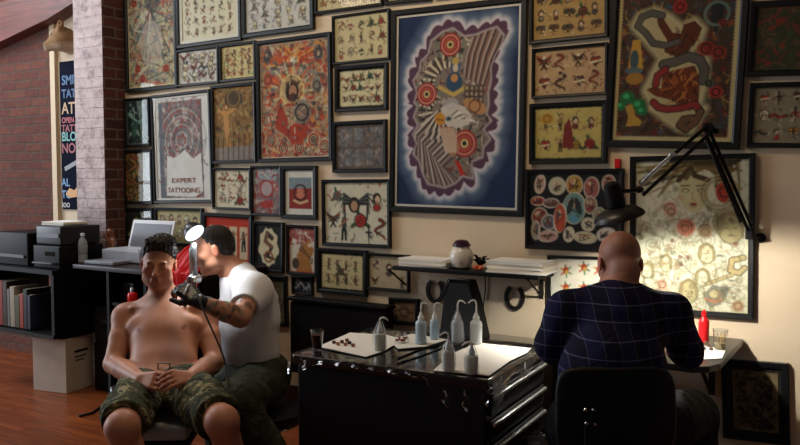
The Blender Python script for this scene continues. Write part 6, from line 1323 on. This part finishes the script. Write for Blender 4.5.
# stool
st = P(266, 392, 4.02); st.z = 0; zs = .50
t = empty('round_stool', st, 'round black padded stool with chrome star base under the tattooer', 'stool')
zs = hip2.z-.125
MB().lathe(st+V((0, 0, zs-.08)), [(.14, 0), (.185, .012), (.195, .035), (.195, .06), (.17, .078), (.001, .082)], 32).link('seat', M['black_leather'], t, smooth='auto')
MB().tube([st+V((0, 0, .10)), st+V((0, 0, zs-.08))], .024, 16).link('post', M['black_plastic'], t, smooth='auto')
b = MB(); b.tube([st+V((math.cos(a)*.16, math.sin(a)*.16, .27)) for a in np.linspace(0, 2*math.pi, 33)], .009, 8); [b.tube([st+V((0, 0, .27)), st+V((math.cos(a)*.16, math.sin(a)*.16, .27))], .006, 8) for a in (0, 2.09, 4.19)]; b.link('foot_ring', M['chrome'], t, smooth=True)
for q in range(5):
    a_ = q*1.2566+.1; e = st+V((math.cos(a_)*.28, math.sin(a_)*.28, .06)); l_ = MB().tube([st+V((0, 0, .11)), e], [.02, .013]).link('leg', M['chrome'], t, smooth=True); MB().lathe(e+V((-.01, 0, -.032)), [(.0, 0), (.024, .002), (.028, .01), (.024, .018), (0, .02)], 14, (1, 0, 0)).link('caster', M['black_plastic'], l_, smooth='auto')

# ---------------------------------------------------------------- the bald man at the desk, from behind
h3 = P(619.5, 263.5, 3.02)
head3 = Head(h3, FW*.9-UP*.34-RT*.05, up=UP*.95+FW*.30, sc=1.02)
nb3 = P(618, 296, 2.97); sL, sR = P(566, 312, 2.94), P(670, 313, 2.94); eL, eR = P(553, 346, 2.96), P(686, 350, 3.02)
wL, wR = P(590, 352, 3.42), P(664, 347, 3.44); wa = P(612, 375, 2.80); hp3 = P(606, 425, 2.74)
kR, kL = P(694, 413, 3.12), P(598, 424, 3.24); hR, hL = P(634, 428, 2.80), P(580, 428, 2.78)
aR, aL = V((kR.x+.03, kR.y+.05, .09)), V((kL.x, kL.y+.0, .09))
t = empty('person', V((hp3.x, hp3.y, 0)), 'bald person in navy plaid shirt at the wall desk, seen from behind', 'person')
B = Body(.0052); head3.build(B, nb3, .057)
B.ell(head3.w(0, .07, -.055), (.05, .03, .05), k=.03)
B.cap(nb3, P(616, 325, 2.93), .065, .13, k=.05); B.cap(P(616, 325, 2.93), wa, .13, .13, k=.05); B.cap(wa, hp3, .13, .14, k=.05)
for s_, e_, w_ in ((sL, eL, wL), (sR, eR, wR)): B.cap(nb3-V((0,0,.02)), s_, .045, .055, k=.04); B.cap(s_, e_, .058, .046, k=.04); m_ = e_.lerp(w_, .35); B.cap(e_, m_, .046, .046, k=.02); B.cap(m_, w_, .046, .03, k=.02)
fingers(B, wL, wL+(FW*.6+RT*.5).normalized()*.1, UP, .35, .004, -1, 1.02); fingers(B, wR, wR+(FW*.6-RT*.5).normalized()*.1, UP, .5, .004, 1, 1.02)
for a_, b_, c_ in ((hL, kL, aL), (hR, kR, aR)): B.cap(a_, b_, .09, .07, k=.05); B.cap(b_, c_, .06, .04, k=.02)
def scalp(Vx, col):
    L = head3.loc(Vx); r = np.linalg.norm(L, axis=1); m = (np.clip((L[:, 1]*.6+.075-np.abs(L[:, 2]-.0)*.9)/.04, 0, 1)*(L[:, 2] > -.06)*(np.abs(L[:, 0]) < .075)*(r < .14)*.45)[:, None]
    m2 = (np.clip((L[:, 2]-.07)/.05, 0, 1)*(r < .16)*.25)[:, None]
    col = col*(1-m)+np.array(lin('7a5848'))*m; return col*(1-m2)+np.array(lin('6a4a3c'))*m2
B.mesh('body', SK, t, colfn=skincol('b57a62', [(head3, {})], tattoos=((eR, wR, .07, '4a4a50', .2), (eL, wL, .07, '4a4a50', .2)), extra=scalp))
def plaidcol(Vx):
    d = Vx-np.array(nb3); u = d @ np.array(RT); v = d @ np.array(UP); sl = d @ np.array(V((0, 0, 1)))
    col = np.ones((len(Vx), 3)); col[:, 0] = u; col[:, 1] = sl; col[:, 2] = 0; return col
pk = NT('navy_plaid'); at_ = pk.n('ShaderNodeVertexColor', layer_name='Col'); sp_ = pk.n('ShaderNodeSeparateXYZ'); pk.l(at_.outputs[0], sp_.inputs[0])
def stripe(sock, period, width, off):
    a1 = pk.n('ShaderNodeMath', operation='ADD'); pk.l(sock, a1.inputs[0]); a1.inputs[1].default_value = off+10*period
    a2_ = pk.n('ShaderNodeMath', operation='MODULO'); pk.l(a1.outputs[0], a2_.inputs[0]); a2_.inputs[1].default_value = period
    a3 = pk.n('ShaderNodeMath', operation='LESS_THAN'); pk.l(a2_.outputs[0], a3.inputs[0]); a3.inputs[1].default_value = width; return a3.outputs[0]
tc_ = pk.n('ShaderNodeTexCoord'); nz_ = pk.n('ShaderNodeTexNoise', Scale=6.0, Detail=3.0, Distortion=1.5); pk.l(tc_.outputs['Object'], nz_.inputs['Vector'])
base = (*lin('191a3c'), 1); cur = None
for sock, per, wd, off, c_, fac in ((sp_.outputs[0], .106, .053, .02, '10101c', .75), (sp_.outputs[1], .106, .053, .0, '14142c', .45), (sp_.outputs[0], .053, .0028, .02, '5a5a78', .42), (sp_.outputs[1], .053, .0030, .01, '74769a', .45)):
    mx = pk.n('ShaderNodeMix', data_type='RGBA'); mf = pk.n('ShaderNodeMath', operation='MULTIPLY'); mf.inputs[1].default_value = fac; pk.l(stripe(sock, per, wd, off), mf.inputs[0]); pk.l(mf.outputs[0], mx.inputs[0])
    if cur is None: mx.inputs[6].default_value = base
    else: pk.l(cur, mx.inputs[6])
    mx.inputs[7].default_value = (*lin(c_), 1); cur = mx.outputs[2]
pk.l(cur, pk.b.inputs['Base Color']); pk.b.inputs['Roughness'].default_value = .9; pk.b.inputs['Specular IOR Level'].default_value = .12; pk.bump(nz_.outputs[0], .5, .03)
B = Body(.0055); B.cap(nb3+UP*-.035, P(617, 328, 2.93), .085, .150, k=.05); B.ell(P(616, 322, 2.93), (.205, .125, .13), basis(FW), k=.06); B.cap(P(616, 328, 2.93), wa, .150, .150, k=.05); B.ell(wa, (.185, .14, .16), basis(FW), k=.05); B.cap(wa, hp3+UP*.06, .15, .155, k=.05)
for s_, e_ in ((sL, eL), (sR, eR)): B.cap(nb3+UP*-.035, s_, .062, .068, k=.06); B.cap(s_, s_.lerp(e_, .95), .072, .068, k=.04)
for e_, w_ in ((eL, wL), (eR, wR)): B.cap(e_, e_.lerp(w_, .12), .066, .058, k=.02); B.cut(e_.lerp(w_, .13), w_-e_, ext=.10)
for q in np.linspace(-2.3, 2.3, 9): 
    B.cap(nb3+RT*.058*math.sin(q)-FW*.054*math.cos(q)+UP*.022, nb3+RT*.066*math.sin(q)-FW*.060*math.cos(q)-UP*.03, .010, .02, k=.02)
B.mesh('plaid_shirt', pk.m, t, colfn=plaidcol, dispfn=folds(26, .006, (.7, .3, .6)))
jean = cammat('dark_denim', [(0, '0c0d12'), (.5, '101218'), (.66, '1a1d26')], 5, .35)
B = Body(.006); B.ell(hp3, (.19, .155, .13), basis(FW), k=.05)
for a_, b_, c_ in ((hL, kL, aL), (hR, kR, aR)): B.cap(a_, a_.lerp(b_, .55), .112, .104, k=.06); B.cap(a_.lerp(b_, .55), b_, .104, .092, k=.03); B.cap(b_, c_+V((0, 0, .03)), .085, .07, k=.03)
B.mesh('trousers', jean, t, dispfn=folds(28, .005, (.6, .5, .8), 4))
for an in (aR, aL):
    B = Body(.006); fd = V((FW.x, FW.y, 0)).normalized(); B.cap(an+V((0, 0, -.02)), an+fd*.15+V((0, 0, -.052)), .046, .034, k=.03); B.cap(an+V((0, 0, .02)), an-fd*.03+V((0, 0, -.045)), .046, .042, k=.03); B.cut(an+V((0, 0, -.088)), (0, 0, -1), ext=.4); B.mesh('shoe', mat('black_shoe', '151517', .55), t)
# office chair
cc = V((hp3.x, hp3.y, 0)); fd = V((FW.x, FW.y, 0)).normalized(); rc = TH
t = empty('office_chair', cc, 'black padded office chair with bolted backrest, in which the bald man sits', 'chair')
zs = hp3.z-.165
MB().box(cc+fd*.05+V((0, 0, zs)), (.50, .48, .08), rz=rc, bev=.03).link('seat', M['black_leather'], t, smooth='auto')
# padded back, slightly curved, wider at the top
bkd = -fd
def back_pt(u, v, off):
    x = (u-.5)*(.37-.07*max(0, (.5-v))*2)-.028; rr = 1
    z = zs+.02+.40*v; return cc-fd*(.235+.02*math.sin(v*3.1)-.05*(2*(u-.5))**2+off)+RT*x+V((0, 0, z))
b = MB(); n1, n2 = 18, 14; gr = {}
def outl(u, v):
    # rounded rectangle mapping
    x, y = 2*u-1, 2*v-1; m_ = max(abs(x), abs(y)); 
    if m_ == 0: return .5, .5
    L = (abs(x)**6+abs(y)**6)**(1/6); return .5+.5*x*m_/L, .5+.5*y*m_/L
b.sheet(lambda u, v: back_pt(*outl(u, v), 0), n1, n2)
bk = b.link('backrest', M['black_leather'], t, smooth=True); q = bk.modifiers.new('solid', 'SOLIDIFY'); q.thickness = .05; q.offset = 0; q = bk.modifiers.new('bev', 'BEVEL'); q.width = .018; q.segments = 3
bp_ = back_pt(.28, .52, .027)
MB().box(bp_+V((0, 0, -.05)), (.055, .012, .16), rz=rc, bev=.003).link('back_plate', M['black_plastic'], t, smooth='auto')
for px_, py_ in ((585.5, 409.5), (593.5, 409.5), (586.5, 423), (595, 424)):
    d_ = ray(px_, py_); dep = (back_pt(.28, .45, .034)-O).dot(FW); MB().lathe(P(px_, py_, dep+.002), [(.006, 0), (.0062, .003), (.004, .006)], 14, -fd).link('bolt', M['chrome'], t, smooth='auto')
MB().tube([bp_+V((0, 0, -.12)), cc-fd*.24+V((0, 0, zs-.07)), cc+V((0, 0, zs-.06))], .016).link('back_bracket', M['iron'], t, smooth=True)
MB().tube([cc+V((0, 0, .10)), cc+V((0, 0, zs-.03))], .028, 16).link('post', M['chrome'], t, smooth='auto')
for q in range(5):
    a_ = q*1.2566+.5; e = cc+V((math.cos(a_)*.29, math.sin(a_)*.29, .06)); l_ = MB().tube([cc+V((0, 0, .11)), e], [.022, .014]).link('leg', M['black_plastic'], t, smooth=True); MB().lathe(e+V((-.01, 0, -.032)), [(.0, 0), (.024, .002), (.028, .01), (.024, .018), (0, .02)], 14, (1, 0, 0)).link('caster', M['black_plastic'], l_, smooth='auto')
